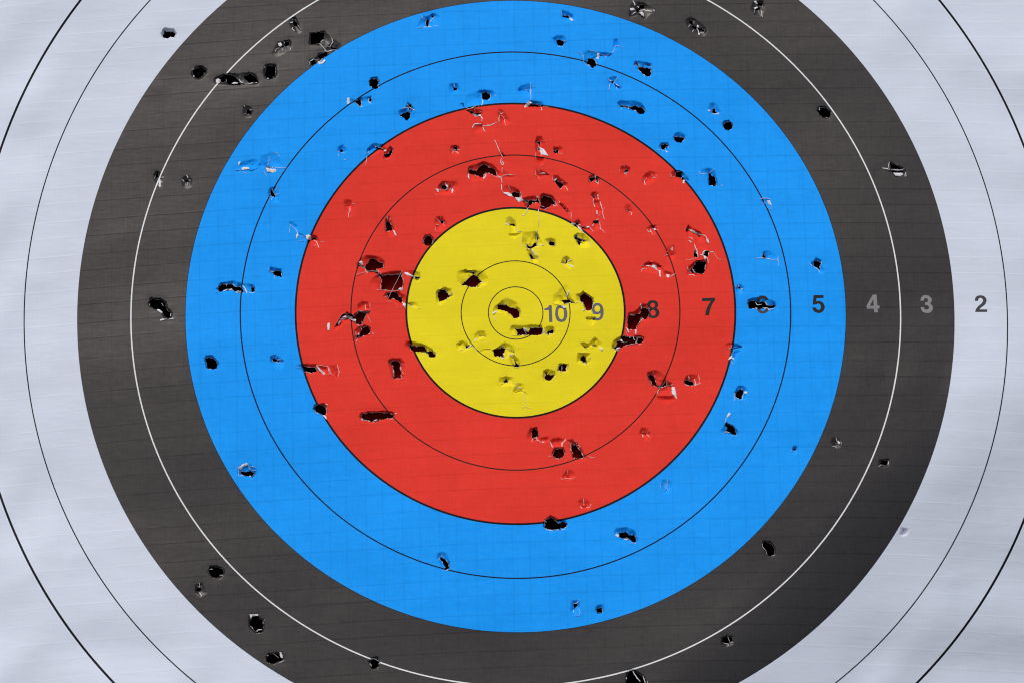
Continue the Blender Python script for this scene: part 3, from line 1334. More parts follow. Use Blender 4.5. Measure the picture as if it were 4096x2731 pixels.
f 345,380 430,375 435,395 390,405 360,400
"""

def parse(txt):
    holes = []; x0 = y0 = 0.0; z = 2.351; cur = None
    for ln in txt.split('\n'):
        a = ln.split()
        if not a: continue
        if a[0] == 'T':
            x0, y0 = float(a[1]), float(a[2]); z = float(a[3]) if len(a) > 3 else 2.351
        elif a[0] == 'H':
            cur = {'e': [], 'o': [], 'k': [], 'w': [], 'f': [], 't': []}; holes.append(cur)
        else:
            wd = None; pts = a[1:]
            if a[0] in 'kwt': wd = float(a[1]) / z; pts = a[2:]
            P = np.array([[float(c) for c in s.split(',')] for s in pts])
            P = P / z + (x0, y0)
            cur[a[0]].append((P, wd) if wd else P)
    return holes

HOLES = parse(TRACE)

# ------------------------------------------------------------------ geometry of the face
ct, st, cp, sp = math.cos(TILT), math.sin(TILT), math.cos(YAW), math.sin(YAW)
RM = np.array([[cp, 0, sp], [0, 1, 0], [-sp, 0, cp]]) @ np.array([[1, 0, 0], [0, ct, -st], [0, st, ct]])
CC = np.array([CX, CY, DIST])
NRM = RM[:, 2]

def to_face(p):
    """survey coordinates -> zones on the sheet, plus the arrows' line of flight there"""
    p = np.atleast_2d(np.asarray(p, float))
    d = np.stack([(p[:, 0] - 2048) / 1000 / FOC, -(p[:, 1] - 1365.5) / 1000 / FOC, np.ones(len(p))], 1)
    t = (CC @ NRM) / (d @ NRM)
    w = (d * t[:, None] - CC) @ RM
    fl = d @ RM                    # flight direction in sheet axes (z = away from the archer)
    fl = fl / fl[:, 2:3]
    return w[:, :2], fl[:, :2]

COEF = [-0.01236, 0.048, -0.03889, -0.01323, 0.04195, -0.02965, -0.02945, 0.06849, -0.03028, 0.01811, -0.02203, 0.0033,
        -0.00069, 0.01165, -0.01221, 0.00319, -0.00797, 0.00782, 0.00855, -0.01745, 0.0055, 0.00038, 0.00527, -0.00852,
        0.00339, -0.001, -0.00318]

def stretch(R, th):
    """the printed rings are slightly out of round where the sheet has crept on the butt"""
    R = np.minimum(R, 10.2); s = 0; i = 0
    for n in range(5):
        for f in ((np.cos, np.sin) if n else (np.cos,)):
            for m in range(3):
                s = s + COEF[i] * f(n * th) * (R / 10) ** m * (R / 10) ** min(n, 1); i += 1
    # the middle has sagged a couple of millimetres
    s = s - 0.055 * np.exp(-(R / 2.1) ** 4) * np.sin(th) / np.maximum(R, 0.3)
    return 1 + s

def zone_radius(q):
    rho = np.hypot(q[:, 0], q[:, 1]); th = np.arctan2(q[:, 1], q[:, 0])
    R = rho.copy()
    for _ in range(8): R = rho / stretch(R, th)
    return R

def from_zone(R, th):
    rho = R * stretch(np.full_like(th, R), th)
    return np.stack([rho * np.cos(th), rho * np.sin(th)], 1)

def to_survey(q):
    q = np.atleast_2d(q)
    w = np.concatenate([q, np.zeros((len(q), 1))], 1) @ RM.T + CC
    return np.stack([2048 + 1000 * FOC * w[:, 0] / w[:, 2], 1365.5 - 1000 * FOC * w[:, 1] / w[:, 2]], 1)

def jag(P, closed=True, step=5.0, amp=0.9):
    out = []; n = len(P)
    for i in range(n if closed else n - 1):
        a, b = P[i], P[(i + 1) % n]; L = np.hypot(*(b - a)); k = max(1, int(round(L / step)))
        for j in range(k):
            q = a + (b - a) * j / k
            if j: q = q + rng.normal(0, amp, 2)
            out.append(q)
    if not closed: out.append(P[-1])
    return np.array(out)

def slit(P, w):
    n = len(P); L = []; R_ = []
    for i in range(n):
        a = P[max(0, i - 1)]; b = P[min(n - 1, i + 1)]; d = (b - a) / max(1e-6, np.hypot(*(b - a)))
        nn = np.array([-d[1], d[0]]); hw = w / 2 * (0.35 if i in (0, n - 1) else 1)
        L.append(P[i] + nn * hw); R_.append(P[i] - nn * hw)
    return np.array(L + R_[::-1])

def inside(p, poly):
    x, y = p[:, 0], p[:, 1]; r = np.zeros(len(p), bool); n = len(poly)
    for i in range(n):
        x1, y1 = poly[i]; x2, y2 = poly[(i + 1) % n]
        if y1 == y2: continue
        c = (y1 > y) != (y2 > y)
        r ^= c & (x < (x2 - x1) * (y - y1) / (y2 - y1) + x1)
    return r

def pdist(p, poly, closed=True):
    m = np.full(len(p), 1e9); n = len(poly)
    for i in range(n if closed else n - 1):
        a = poly[i]; b = poly[(i + 1) % n]; d = b - a; L = d @ d
        t = np.clip(((p - a) @ d) / max(L, 1e-9), 0, 1)
        q = a + t[:, None] * d
        m = np.minimum(m, np.hypot(p[:, 0] - q[:, 0], p[:, 1] - q[:, 1]))
    return m

for h in HOLES:
    h['open'] = [jag(o) for o in h['o']] + [slit(P, w) for P, w in h['k']]
    h['e'] = [jag(e, step=9, amp=0.6) for e in h['e']]
    A = np.concatenate(h['e'] + h['open'] + [P for P, w in h['w']] + h['f'])
    h['bb'] = (A[:, 0].min(), A[:, 1].min(), A[:, 0].max(), A[:, 1].max())
    h['ph'] = rng.uniform(0, 6.28, 4)
    h['R'] = float(zone_radius(to_face(np.array([A.mean(0)]))[0])[0]); h['blk'] = 6 < h['R'] < 8.05

MM = 0.001
CREASES = [  # soft folds: x1 y1 x2 y2, height mm, width up-side, width down-side
    (-80, 1478, 140, 1492, 0.55, 14, 130), (130, 1490, 118, 1640, 0.3, 12, 70), (60, 2330, 420, 2180, 0.9, 150, 90), (-60, 2240, 170, 2160, 0.8, 90, 140),
    (120, 2600, 360, 2480, 0.9, 120, 120), (230, 2330, 290, 2200, 0.3, 14, 90), (3790, 2320, 3880, 2290, 0.35, 12, 60), (3500, 2270, 3790, 2310, 0.5, 90, 60),
    (3850, 2600, 4060, 2540, 0.7, 100, 80), (1900, 775, 2090, 720, 0.35, 40, 22), (2015, 1235, 2200, 1150, 0.2, 50, 60), (2440, 1500, 2620, 1360, 0.25, 60, 50),
    (1290, 2205, 1560, 2180, 0.18, 12, 40), (3180, 1415, 3320, 1412, 0.16, 8, 40), (560, 330, 640, 350, 0.3, 50, 60), (3930, 860, 4060, 885, 0.25, 10, 70),
    (200, 1120, 60, 1080, 0.3, 70, 12), (2370, 1612, 2560, 1618, 0.25, 10, 30), (1830, 940, 1950, 930, 0.15, 30, 30), (430, 960, 560, 930, 0.2, 60, 60),
    (3700, 2430, 4100, 2380, 0.6, 120, 100), (-60, 700, 260, 560, 0.55, 160, 120), (3820, 180, 4120, 420, 0.6, 140, 160), (3600, 1500, 4100, 1640, 0.55, 150, 150)]
def relief_big(p):
    """slow undulation and soft folds of the sheet (metres, towards the archer)"""
    x, y = p[:, 0], p[:, 1]
    z = 0.45 * np.sin(x / 190 + y / 640 + 1.1) + 0.75 * np.sin(x / 460 - y / 230 + 0.3) + 0.40 * np.sin(x / 620 + y / 140 + 2.0)
    z = z + 0.30 * np.sin(x / 170 + y / 210) * np.sin(y / 110 - x / 500)
    out = np.clip((np.hypot((x - 2062), (y - 1255) / 0.955) - 1760) / 350, 0, 1)     # the outer paper is looser
    z = z + out * (1.7 * np.sin(x / 150 - y / 120 + 0.7 * np.sin(y / 170)) * np.sin(x / 230 + y / 190 + 1.0) + 1.0 * np.sin(x / 95 + y / 75 + 1.5 * np.sin(x / 140)) * np.sin(y / 260 + 0.4))
    for x1, y1, x2, y2, hh, wu, wd in CREASES:
        d = np.array([x2 - x1, y2 - y1], float); L = np.hypot(*d); d /= L
        u = (x - x1) * d[0] + (y - y1) * d[1]; v = -(x - x1) * d[1] + (y - y1) * d[0]
        e = np.exp(-np.clip(np.maximum(-u, u - L), 0, None) ** 2 / (0.35 * L) ** 2)
        w = np.where(v < 0, wu, wd); z = z + hh * e * np.exp(-np.abs(v) / w * 1.2) * (0.8 + 0.4 * np.sin(u / 37.0))
    s = ((x - 3140) * 0.70 + (y - 2210) * 0.71) / 100
    t = np.clip(s, 0, None)
    z = z - 0.80 * np.where(t < 3.1, t ** 2, 9.6 + 6.2 * (t - 3.1))     # the lower right corner has come away and leans back
    s2 = np.clip((260 - x) / 100, 0, None)
    z = z - 0.30 * s2 ** 2
    return z * MM

def relief_dent(p):
    """pushed-in paper around the arrow holes"""
    z = np.zeros(len(p)); slack = 1.0
    for h in HOLES:
        b = h['bb']; m = (p[:, 0] > b[0] - 25) & (p[:, 0] < b[2] + 25) & (p[:, 1] > b[1] - 25) & (p[:, 1] < b[3] + 25)
        idx = np.nonzero(m)[0]
        if not len(idx): continue
        q = p[idx]; zz = np.zeros(len(q))
        size = min(b[2] - b[0], b[3] - b[1])
        do = np.full(len(q), 1e9); ins = np.zeros(len(q), bool)
        for o in h['open']:
            do = np.minimum(do, pdist(q, o)); ins |= inside(q, o)
        D = -1.0 * min(3.2, 0.9 + size / 24) * (0.40 if h['blk'] else 0.8 if 4.05 < h['R'] < 6 else 1.0) * (1.0 if h['open'] else 0.6 if 4 < h['R'] < 6 else 0.9)
        for e in h['e']:
            ie = inside(q, e); de = pdist(q, e)
            if h['open']: f = de / (de + do + 1e-6)
            else:
                f = np.clip(de / max(4.0, size * 0.28), 0, 1); f = f * f * (3 - 2 * f)
            c = e.mean(0); th = np.arctan2(q[:, 1] - c[1], q[:, 0] - c[0])
            f = f * (1 + 0.16 * np.sin(3 * th + h['ph'][0]) + 0.12 * np.sin(5 * th + h['ph'][1]))
            cr = 0.09 * np.sin(q[:, 0] / 3.1 + q[:, 1] / 5.3 + h['ph'][2]) * np.sin(q[:, 1] / 3.7 - q[:, 0] / 7.1 + h['ph'][3])
            zz = np.minimum(zz, np.where(ie, D * f * (1 + cr), 0))
            if not h['blk']: zz = zz + 0.12 * np.exp(-(de / 6.0) ** 2) * (~ie)
        # a soft shoulder outside the crease
        if h['open']: zz = zz - (0.12 if h['blk'] else 0.35) * np.exp(-(do / 16) ** 2) * (~ins)
        for P, w in h['w']:
            dw = pdist(q, P, False)
            zz = zz + 0.30 * np.exp(-(dw / 3.0) ** 2) * (do > 3)
        z[idx] = np.minimum(z[idx], zz) if True else zz
    return z * MM

def surf(p, lift=0.0, dent=True):
    """point of the sheet in the face's own axes (metres)"""
    p = np.atleast_2d(p)
    q, fl = to_face(p)
    zb = relief_big(p); zd = relief_dent(p) if dent else 0; z = zb + zd + lift * MM; zb = zb + 0.6 * zd
    return np.concatenate([q * U - fl * zb[:, None], z[:, None]], 1)

# ------------------------------------------------------------------ materials
def new_mat(name):
    m = bpy.data.materials.new(name); m.use_nodes = True
    return m, m.node_tree.nodes, m.node_tree.links, m.node_tree.nodes['Principled BSDF']

def mth(N, L, op, a, b=None, c=None):
    n = N.new('ShaderNodeMath'); n.operation = op
    for i, v in enumerate((a, b, c)):
        if v is None: continue
        if isinstance(v, (int, float)): n.inputs[i].default_value = v
        else: L.new(v, n.inputs[i])
    return n.outputs[0]

def paper_mat(name, col, thread=0.0, rough=0.42, spec=0.5, vert=0.0, mott=0.05, bump=1.0, billow=0.0013, wearv=0.28):
    """reinforced face paper: woven threads show as faint ridges, the print is slightly mottled"""
    m, N, L, B = new_mat(name)
    tc = N.new('ShaderNodeTexCoord'); sx = N.new('ShaderNodeSeparateXYZ'); L.new(tc.outputs['Object'], sx.inputs[0])
    X, Y = sx.outputs[0], sx.outputs[1]
    # slow wander of the threads
    nz = N.new('ShaderNodeTexNoise'); nz.inputs['Scale'].default_value = 7.0; nz.inputs['Detail'].default_value = 2
    L.new(tc.outputs['Object'], nz.inputs['Vector'])
    wob = mth(N, L, 'MULTIPLY', mth(N, L, 'SUBTRACT', nz.outputs['Fac'], 0.5), 0.0022)
    # threads rise to the right at the left edge and level out at the right edge
    bend = mth(N, L, 'ADD', mth(N, L, 'MULTIPLY', X, -0.038), mth(N, L, 'MULTIPLY', mth(N, L, 'MULTIPLY', X, X), 0.075))
    Yt = mth(N, L, 'ADD', mth(N, L, 'ADD', Y, bend), wob)
    Xt = mth(N, L, 'ADD', mth(N, L, 'ADD', X, mth(N, L, 'MULTIPLY', Y, 0.02)), wob)
    P = 0.0131
    def ridge(T, ph, width):
        s = mth(N, L, 'DIVIDE', T, P * 2)
        out = None
        for k in (0.0, 0.46):
            f = mth(N, L, 'FRACT', mth(N, L, 'ADD', s, 40 + ph + k))
            d = mth(N, L, 'ABSOLUTE', mth(N, L, 'SUBTRACT', f, 0.5))
            r = mth(N, L, 'SUBTRACT', 1.0, mth(N, L, 'MINIMUM', mth(N, L, 'DIVIDE', d, width), 1.0))
            out = r if out is None else mth(N, L, 'MAXIMUM', out, r)
        return out
    rh = ridge(Yt, 0.13, 0.030)
    rv = ridge(Xt, 0.31, 0.030)
    # strength of a thread varies along its length
    n2 = N.new('ShaderNodeTexNoise'); n2.inputs['Scale'].default_value = 6; n2.inputs['Detail'].default_value = 3
    mp = N.new('ShaderNodeMapping'); mp.inputs['Scale'].default_value = (1, 8, 1); L.new(tc.outputs['Object'], mp.inputs[0]); L.new(mp.outputs[0], n2.inputs['Vector'])
    var = mth(N, L, 'MULTIPLY_ADD', n2.outputs['Fac'], 1.6, -0.15)
    # fine weave, stretched sideways
    n3 = N.new('ShaderNodeTexNoise'); n3.inputs['Scale'].default_value = 260; n3.inputs['Detail'].default_value = 3
    mp3 = N.new('ShaderNodeMapping'); mp3.inputs['Scale'].default_value = (0.5, 1.8, 1); L.new(tc.outputs['Object'], mp3.inputs[0]); L.new(mp3.outputs[0], n3.inputs['Vector'])
    n5 = N.new('ShaderNodeTexNoise'); n5.inputs['Scale'].default_value = 330; n5.inputs['Detail'].default_value = 2
    mp5 = N.new('ShaderNodeMapping'); mp5.inputs['Scale'].default_value = (2.2, 0.3, 1); L.new(tc.outputs['Object'], mp5.inputs[0]); L.new(mp5.outputs[0], n5.inputs['Vector'])
    # bands of paper between threads billow a little
    n4 = N.new('ShaderNodeTexNoise'); n4.inputs['Scale'].default_value = 14; n4.inputs['Detail'].default_value = 4
    mp4 = N.new('ShaderNodeMapping'); mp4.inputs['Scale'].default_value = (0.7, 2.2, 1); L.new(tc.outputs['Object'], mp4.inputs[0]); L.new(mp4.outputs[0], n4.inputs['Vector'])
    hgt = mth(N, L, 'MULTIPLY', mth(N, L, 'MULTIPLY', rh, var), 0.00005 * bump)
    hgt = mth(N, L, 'ADD', hgt, mth(N, L, 'MULTIPLY', rv, 0.000018 * bump))
    hgt = mth(N, L, 'ADD', hgt, mth(N, L, 'MULTIPLY', n3.outputs['Fac'], 0.000035))
    hgt = mth(N, L, 'ADD', hgt, mth(N, L, 'MULTIPLY', n5.outputs['Fac'], 0.000015))
    hgt = mth(N, L, 'ADD', hgt, mth(N, L, 'MULTIPLY', n4.outputs['Fac'], billow))
    bp = N.new('ShaderNodeBump'); bp.inputs['Strength'].default_value = 1.0; bp.inputs['Distance'].default_value = 1.0
    L.new(hgt, bp.inputs['Height']); L.new(bp.outputs[0], B.inputs['Normal'])
    # print colour: threads show through, on white and black with painted ridge shading, ink mottled
    f = mth(N, L, 'ADD', mth(N, L, 'MULTIPLY', mth(N, L, 'MULTIPLY', rh, var), thread), mth(N, L, 'MULTIPLY', rv, vert))
    f = mth(N, L, 'ADD', f, mth(N, L, 'MULTIPLY', mth(N, L, 'SUBTRACT', n3.outputs['Fac'], 0.5), mott))
    f = mth(N, L, 'ADD', f, mth(N, L, 'MULTIPLY', mth(N, L, 'SUBTRACT', n5.outputs['Fac'], 0.5), mott))
    # handling wear: faint smudges and rubbed patches
    n6 = N.new('ShaderNodeTexNoise'); n6.inputs['Scale'].default_value = 22; n6.inputs['Detail'].default_value = 7; n6.inputs['Roughness'].default_value = 0.65
    n6.inputs['Distortion'].default_value = 0.6; L.new(tc.outputs['Object'], n6.inputs['Vector'])
    wear = mth(N, L, 'MULTIPLY', mth(N, L, 'SUBTRACT', n6.outputs['Fac'], 0.5), wearv)
    f = mth(N, L, 'ADD', f, wear)
    f = mth(N, L, 'SUBTRACT', 1.0, f)
    mx = N.new('ShaderNodeMix'); mx.data_type = 'RGBA'; mx.blend_type = 'MULTIPLY'; mx.inputs[0].default_value = 1
    mx.inputs[6].default_value = (*col, 1)
    cb = N.new('ShaderNodeCombineColor'); [L.new(f, cb.inputs[i]) for i in range(3)]
    L.new(cb.outputs[0], mx.inputs[7]); L.new(mx.outputs[2], B.inputs['Base Color'])
    B.inputs['Roughness'].default_value = rough
    L.new(mth(N, L, 'MULTIPLY', mth(N, L, 'MINIMUM', f, 1.2), spec), B.inputs['Specular IOR Level'])
    return m

M = {
    'white': paper_mat('white_paper', (0.60, 0.668, 0.775), -0.05, rough=0.5, wearv=0.12, spec=0.25, mott=0.03, vert=-0.01, bump=1.3),  # negative thread value lightens the colour, painting a highlight on the ridges
    'black': paper_mat('black_print', (0.0195, 0.0175, 0.017), 0.34, rough=0.36, spec=0.335, vert=0.05, mott=0.30, bump=0.6, billow=0.00045),  # thread value darkens ink and sheen, painting shade along the ridges
    'blue': paper_mat('blue_print', (0.008, 0.325, 0.96), 0.16, rough=0.6, spec=0.08, vert=0.085, mott=0.16),
    'red': paper_mat('red_print', (0.75, 0.042, 0.027), 0.13, rough=0.6, spec=0.07, vert=0.02, mott=0.14),
    'yellow': paper_mat('yellow_print', (0.80, 0.68, 0.016), 0.06, rough=0.6, spec=0.06, vert=0.0, mott=0.06),
    'line': paper_mat('black_line_print', (0.006, 0.006, 0.007), 0, rough=0.5, spec=0.08),
    'soft': paper_mat('thin_line_print', (0.012, 0.011, 0.010), 0, rough=0.5, spec=0.08),
    'wline': paper_mat('white_line_print', (0.76, 0.79, 0.80), 0, rough=0.5, spec=0.2),
    'grey': paper_mat('grey_numeral_print', (0.125, 0.125, 0.135), 0, mott=0.3, rough=0.5, spec=0.1),
    'dark': paper_mat('dark_numeral_print', (0.022, 0.021, 0.021), 0.2, mott=0.3, rough=0.5, spec=0.1),
    'pale': paper_mat('pale_numeral_print', (0.22, 0.22, 0.225), 0.1, mott=0.3, rough=0.5, spec=0.2),
    'mid': paper_mat('mid_numeral_print', (0.055, 0.055, 0.062), 0.1, mott=0.3, rough=0.5, spec=0.1),
}
def plain(name, c1, c2, scale, rough, spec=0.2, bmp=0.0):
    m, N, L, B = new_mat(name)
    n = N.new('ShaderNodeTexNoise'); n.inputs['Scale'].default_value = scale; n.inputs['Detail'].default_value = 4
    tc = N.new('ShaderNodeTexCoord'); L.new(tc.outputs['Object'], n.inputs['Vector'])
    mx = N.new('ShaderNodeMix'); mx.data_type = 'RGBA'; L.new(n.outputs['Fac'], mx.inputs[0])
    mx.inputs[6].default_value = (*c1, 1); mx.inputs[7].default_value = (*c2, 1)
    L.new(mx.outputs[2], B.inputs['Base Color']); B.inputs['Roughness'].default_value = rough; B.inputs['Specular IOR Level'].default_value = spec
    if bmp:
        bp = N.new('ShaderNodeBump'); bp.inputs['Distance'].default_value = bmp; L.new(n.outputs['Fac'], bp.inputs['Height']); L.new(bp.outputs[0], B.inputs['Normal'])
    return m
M['torn'] = plain('torn_paper_fibre', (0.50, 0.51, 0.54), (0.88, 0.89, 0.92), 420, 0.9, 0.1, 0.0006)
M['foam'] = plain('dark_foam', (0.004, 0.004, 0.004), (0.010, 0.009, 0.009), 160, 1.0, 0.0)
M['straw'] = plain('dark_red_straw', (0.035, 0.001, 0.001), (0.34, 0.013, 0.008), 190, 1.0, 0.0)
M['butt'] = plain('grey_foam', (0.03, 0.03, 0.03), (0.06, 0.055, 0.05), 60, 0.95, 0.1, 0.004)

# ------------------------------------------------------------------ objects
def link(name, verts, faces, mat, parent=None, normals=None, smooth=True):
    me = bpy.data.meshes.new(name); me.from_pydata([tuple(map(float, v)) for v in verts], [], [tuple(map(int, f)) for f in faces])
    if smooth: me.polygons.foreach_set('use_smooth', [True] * len(me.polygons))
    me.materials.append(mat); me.update()
    if normals is not None: me.normals_split_custom_set_from_vertices([tuple(map(float, n)) for n in normals])
    o = bpy.data.objects.new(name, me); scene.collection.objects.link(o)
    if parent is not None: o.parent = parent
    return o

def root(name, label, cat):
    o = bpy.data.objects.new(name, None); scene.collection.objects.link(o)
    o['label'] = label; o['category'] = cat; o.empty_display_size = 0.1
    return o

# axes of the face in the world: x right, y up the sheet, z towards the archer
def cam2world(v):
    x, y, z = v                       # camera right, up, forward
    return Vector((x, z * math.cos(PITCH) + y * math.sin(PITCH), y * math.cos(PITCH) - z * math.sin(PITCH)))
ex, ey, ez = cam2world(RM[:, 0]), cam2world(RM[:, 1]), cam2world(-RM[:, 2])
org = cam2world(CC * U) + Vector(cam.location)
FACE_M = Matrix(((ex[0], ey[0], ez[0], org[0]), (ex[1], ey[1], ez[1], org[1]), (ex[2], ey[2], ez[2], org[2]), (0, 0, 0, 1)))

face = root('archery_target', 'round archery target face with yellow, red, blue, black and white rings, full of arrow holes', 'archery target')
face.matrix_world = FACE_M
butt = root('foam_butt', 'dark foam butt behind the paper archery face, seen only through its arrow holes', 'butt')
butt.matrix_world = FACE_M

# ------------------------------------------------------------------ numerals: bold grotesque outlines, as printed
NUMTRACE = """
10 2168 1200 15.68 grey
150,540 250,520 350,480 410,430 440,340 610,340 660,1400 450,1400 420,650 150,660
820,830 840,620 900,450 1000,370 1200,350 1400,410 1520,540 1580,730 1595,900 1570,1100 1500,1260 1380,1370 1220,1400 1050,1370 930,1280 860,1120 825,960
1010,830 1020,650 1070,550 1180,510 1300,560 1350,650 1375,850 1375,1000 1340,1160 1240,1240 1130,1200 1060,1090 1020,950
9 2350 1200 15.68 grey
260,640 310,450 400,270 520,200 680,190 820,250 930,370 1000,550 1015,750 1005,950 950,1110 850,1230 700,1300 540,1290 420,1230 400,1120 420,1050 480,1040 530,1110 640,1150 740,1110 800,1010 820,850 720,900 600,920 450,890 330,880 270,760
440,550 480,430 570,360 680,370 770,440 800,560 770,680 680,750 570,750 480,700
8 2570 1190 15.68 dark
290,430 340,310 460,210 640,180 820,210 940,300 990,440 960,590 890,680 1000,780 1060,920 1060,1050 990,1180 860,1280 680,1320 500,1290 370,1210 320,1080 330,930 400,780 450,700 350,600
490,490 530,390 640,350 750,390 790,490 750,600 640,650 530,600
500,950 550,830 650,780 760,810 830,930 820,1060 740,1150 630,1150 530,1080
7 2790 1180 15.68 dark
285,215 1090,180 1110,340 980,510 870,720 780,960 730,1290 480,1290 520,1020 600,800 700,600 840,390 280,410
6 3010 1170 15.68 mid
260,740 265,520 330,350 450,240 640,200 820,230 940,340 1000,490 820,490 730,390 620,370 520,430 460,560 460,640 560,590 700,580 860,620 980,740 1030,900 1020,1080 940,1230 800,1320 650,1350 480,1310 350,1210 280,1060 255,900
480,920 520,800 620,740 740,770 820,880 820,1020 760,1130 650,1180 540,1140 490,1040
5 3230 1170 15.68 dark
375,180 1010,180 1010,370 570,370 545,570 650,540 790,545 940,620 1040,750 1090,920 1060,1080 960,1220 810,1300 640,1305 460,1240 340,1120 290,960 520,960 580,1060 690,1110 790,1070 845,950 830,840 760,740 650,710 540,770 325,785
4 3450 1170 15.68 pale
640,150 880,150 935,830 1060,830 1070,1015 945,1015 960,1260 740,1260 715,1025 270,1030 260,840
680,410 460,860 705,850
3 3660 1170 7.587 pale
165,255 180,170 240,105 320,85 420,105 490,170 510,230 500,290 460,340 520,400 545,480 520,560 460,615 380,630 290,620 210,570 170,450 270,450 290,510 350,530 410,505 430,460 400,405 360,385 305,385 300,310 370,300 400,250 385,200 330,175 280,195 260,255
2 3660 1170 7.587 mid
1815,265 1825,180 1880,115 1980,90 2090,110 2160,180 2175,260 2140,360 2060,430 1990,480 1960,520 2190,520 2190,600 1825,600 1850,510 1920,420 2020,340 2065,270 2050,200 1985,165 1925,200 1910,265
"""
NUMDATA = []
for ln in NUMTRACE.strip().split('\n'):
    w = ln.split()
    if ',' not in w[0]:
        o_, z_ = np.array([float(w[1]), float(w[2])]), float(w[3]); NUMDATA.append([w[0], np.zeros((0, 2)), [], w[4]])
    else:
        P = np.array([[float(c) for c in q.split(',')] for q in w]) / z_ + o_
        n = len(P); d = NUMDATA[-1]; b0 = len(d[1])
        d[1] = np.concatenate([d[1], P]); d[2] += [(b0 + i, b0 + (i + 1) % n) for i in range(n)]

def inside_edges(p, V, E):
    x, y = p[:, 0], p[:, 1]; r = np.zeros(len(p), bool)
    for a, b in E:
        x1, y1 = V[a]; x2, y2 = V[b]
        if y1 == y2: continue
        c = (y1 > y) != (y2 > y)
        r ^= c & (x < (x2 - x1) * (y - y1) / (y2 - y1) + x1)
    return r

# ------------------------------------------------------------------ triangulate the sheet
# ring lines: (zone radius, width in survey units, material)
RINGS = [(0.5, 4.0, 'soft'), (1, 4.0, 'soft'), (2, 8.2, 'line'), (3, 4.8, 'soft'), (4, 8.0, 'line'), (5, 5.2, 'line'),
         (6, 1.7, 'line'), (7, 5.2, 'wline'), (9, 5.0, 'line'), (10, 9.5, 'line')]
pts = []; edges = []
def add_loop(P, closed=True):
    b = len(pts); pts.extend([tuple(v) for v in P]); n = len(P)
    edges.extend([(b + i, b + (i + 1) % n) for i in range(n if closed else n - 1)])
for R, w, mk in RINGS + [(8, 0, None)]:
    for s in ((-1, 1) if w else (0,)):
        rr = R + s * w / 2 / 219.0
        seg = min(14.0, max(4.0, R * 13)); n = int(2 * math.pi * R * 219 / seg)
        th = np.arange(n) / n * 2 * math.pi
        add_loop(to_survey(from_zone(rr, th)))
for h in HOLES:
    for o in h['open']: add_loop(o)
for txt, P, E, mk in NUMDATA:
    b = len(pts); pts.extend([tuple(v) for v in P]); edges.extend([(b + i, b + j) for i, j in E])
# crease lines of the dents
for h in HOLES:
    for e in h['e']: add_loop(e)
X0, Y0, X1, Y1 = -330, -1150, 4450, 3720
add_loop([(X0, Y0), (X1, Y0), (X1, Y1), (X0, Y1)])
grid = []
for x in np.arange(X0 + 50, X1, 60):
    for y in np.arange(Y0 + 50, Y1, 60):
        if not (-80 < x < 4180 and -80 < y < 2810): grid.append((x + rng.uniform(-4, 4), y + rng.uniform(-4, 4)))
gx, gy = np.meshgrid(np.arange(-80, 4180, 21), np.arange(-80, 2812, 21))
g = np.stack([gx.ravel(), gy.ravel()], 1) + rng.uniform(-3, 3, (gx.size, 2))
keep = np.ones(len(g), bool)
fine = []
for h in HOLES:
    b = h['bb']; pad = 10
    keep &= ~((g[:, 0] > b[0] - pad) & (g[:, 0] < b[2] + pad) & (g[:, 1] > b[1] - pad) & (g[:, 1] < b[3] + pad))
    fx, fy = np.meshgrid(np.arange(b[0] - pad, b[2] + pad, 4.6), np.arange(b[1] - pad, b[3] + pad, 4.6))
    q = np.stack([fx.ravel(), fy.ravel()], 1) + rng.uniform(-0.8, 0.8, (fx.size, 2))
    ok = np.ones(len(q), bool)
    for o in h['open']: ok &= (pdist(q, o) > 1.6) & ~inside(q, o)
    for e in h['e']: ok &= pdist(q, e) > 1.4
    fine.append(q[ok])
fine = np.concatenate(fine)
_, ui = np.unique(np.round(fine / 4.2).astype(int), axis=0, return_index=True)
for q in list(fine[ui]) + list(g[keep]) + grid: pts.append((float(q[0]), float(q[1])))

res = delaunay_2d_cdt([Vector(p) for p in pts], edges, [], 0, 1e-4, False)
V = np.array([tuple(v) for v in res[0]]); F = np.array([tuple(f) for f in res[2]])
C = V[F].mean(1)
kind = np.full(len(F), 'white', dtype=object)
Rz = zone_radius(to_face(C)[0])
for lim, k in ((8, 'black'), (6, 'blue'), (4, 'red'), (2, 'yellow')): kind[Rz < lim] = k
for i, (R, w, mk) in enumerate(RINGS):
    kind[np.abs(Rz - R) < w / 2 / 219.0] = 'ring%d' % i
for i, (txt, P, E, mk) in enumerate(NUMDATA):
    lo, hi = P.min(0), P.max(0)
    m = np.nonzero((C[:, 0] > lo[0]) & (C[:, 0] < hi[0]) & (C[:, 1] > lo[1]) & (C[:, 1] < hi[1]))[0]
    s = inside_edges(C[m], P, E); kind[m[s]] = 'num%d' % i
gone = np.zeros(len(F), bool)
for h in HOLES:
    for o in h['open']:
        lo, hi = o.min(0), o.max(0)
        m = np.nonzero((C[:, 0] > lo[0]) & (C[:, 0] < hi[0]) & (C[:, 1] > lo[1]) & (C[:, 1] < hi[1]))[0]
        if len(m): gone[m[inside(C[m], o)]] = True
kind[gone] = 'hole'
S = surf(V)
# consistent winding and smooth normals shared by every printed zone
a, b, c = S[F[:, 0]], S[F[:, 1]], S[F[:, 2]]
fn = np.cross(b - a, c - a); flip = fn[:, 2] < 0
F[flip] = F[flip][:, ::-1]; fn[flip] *= -1
vn = np.zeros_like(S)
ang = fn[~gone]
for j in range(3): np.add.at(vn, F[~gone][:, j], ang)
ln = np.linalg.norm(vn, axis=1, keepdims=True); vn = np.where(ln > 0, vn / np.maximum(ln, 1e-30), (0, 0, 1))

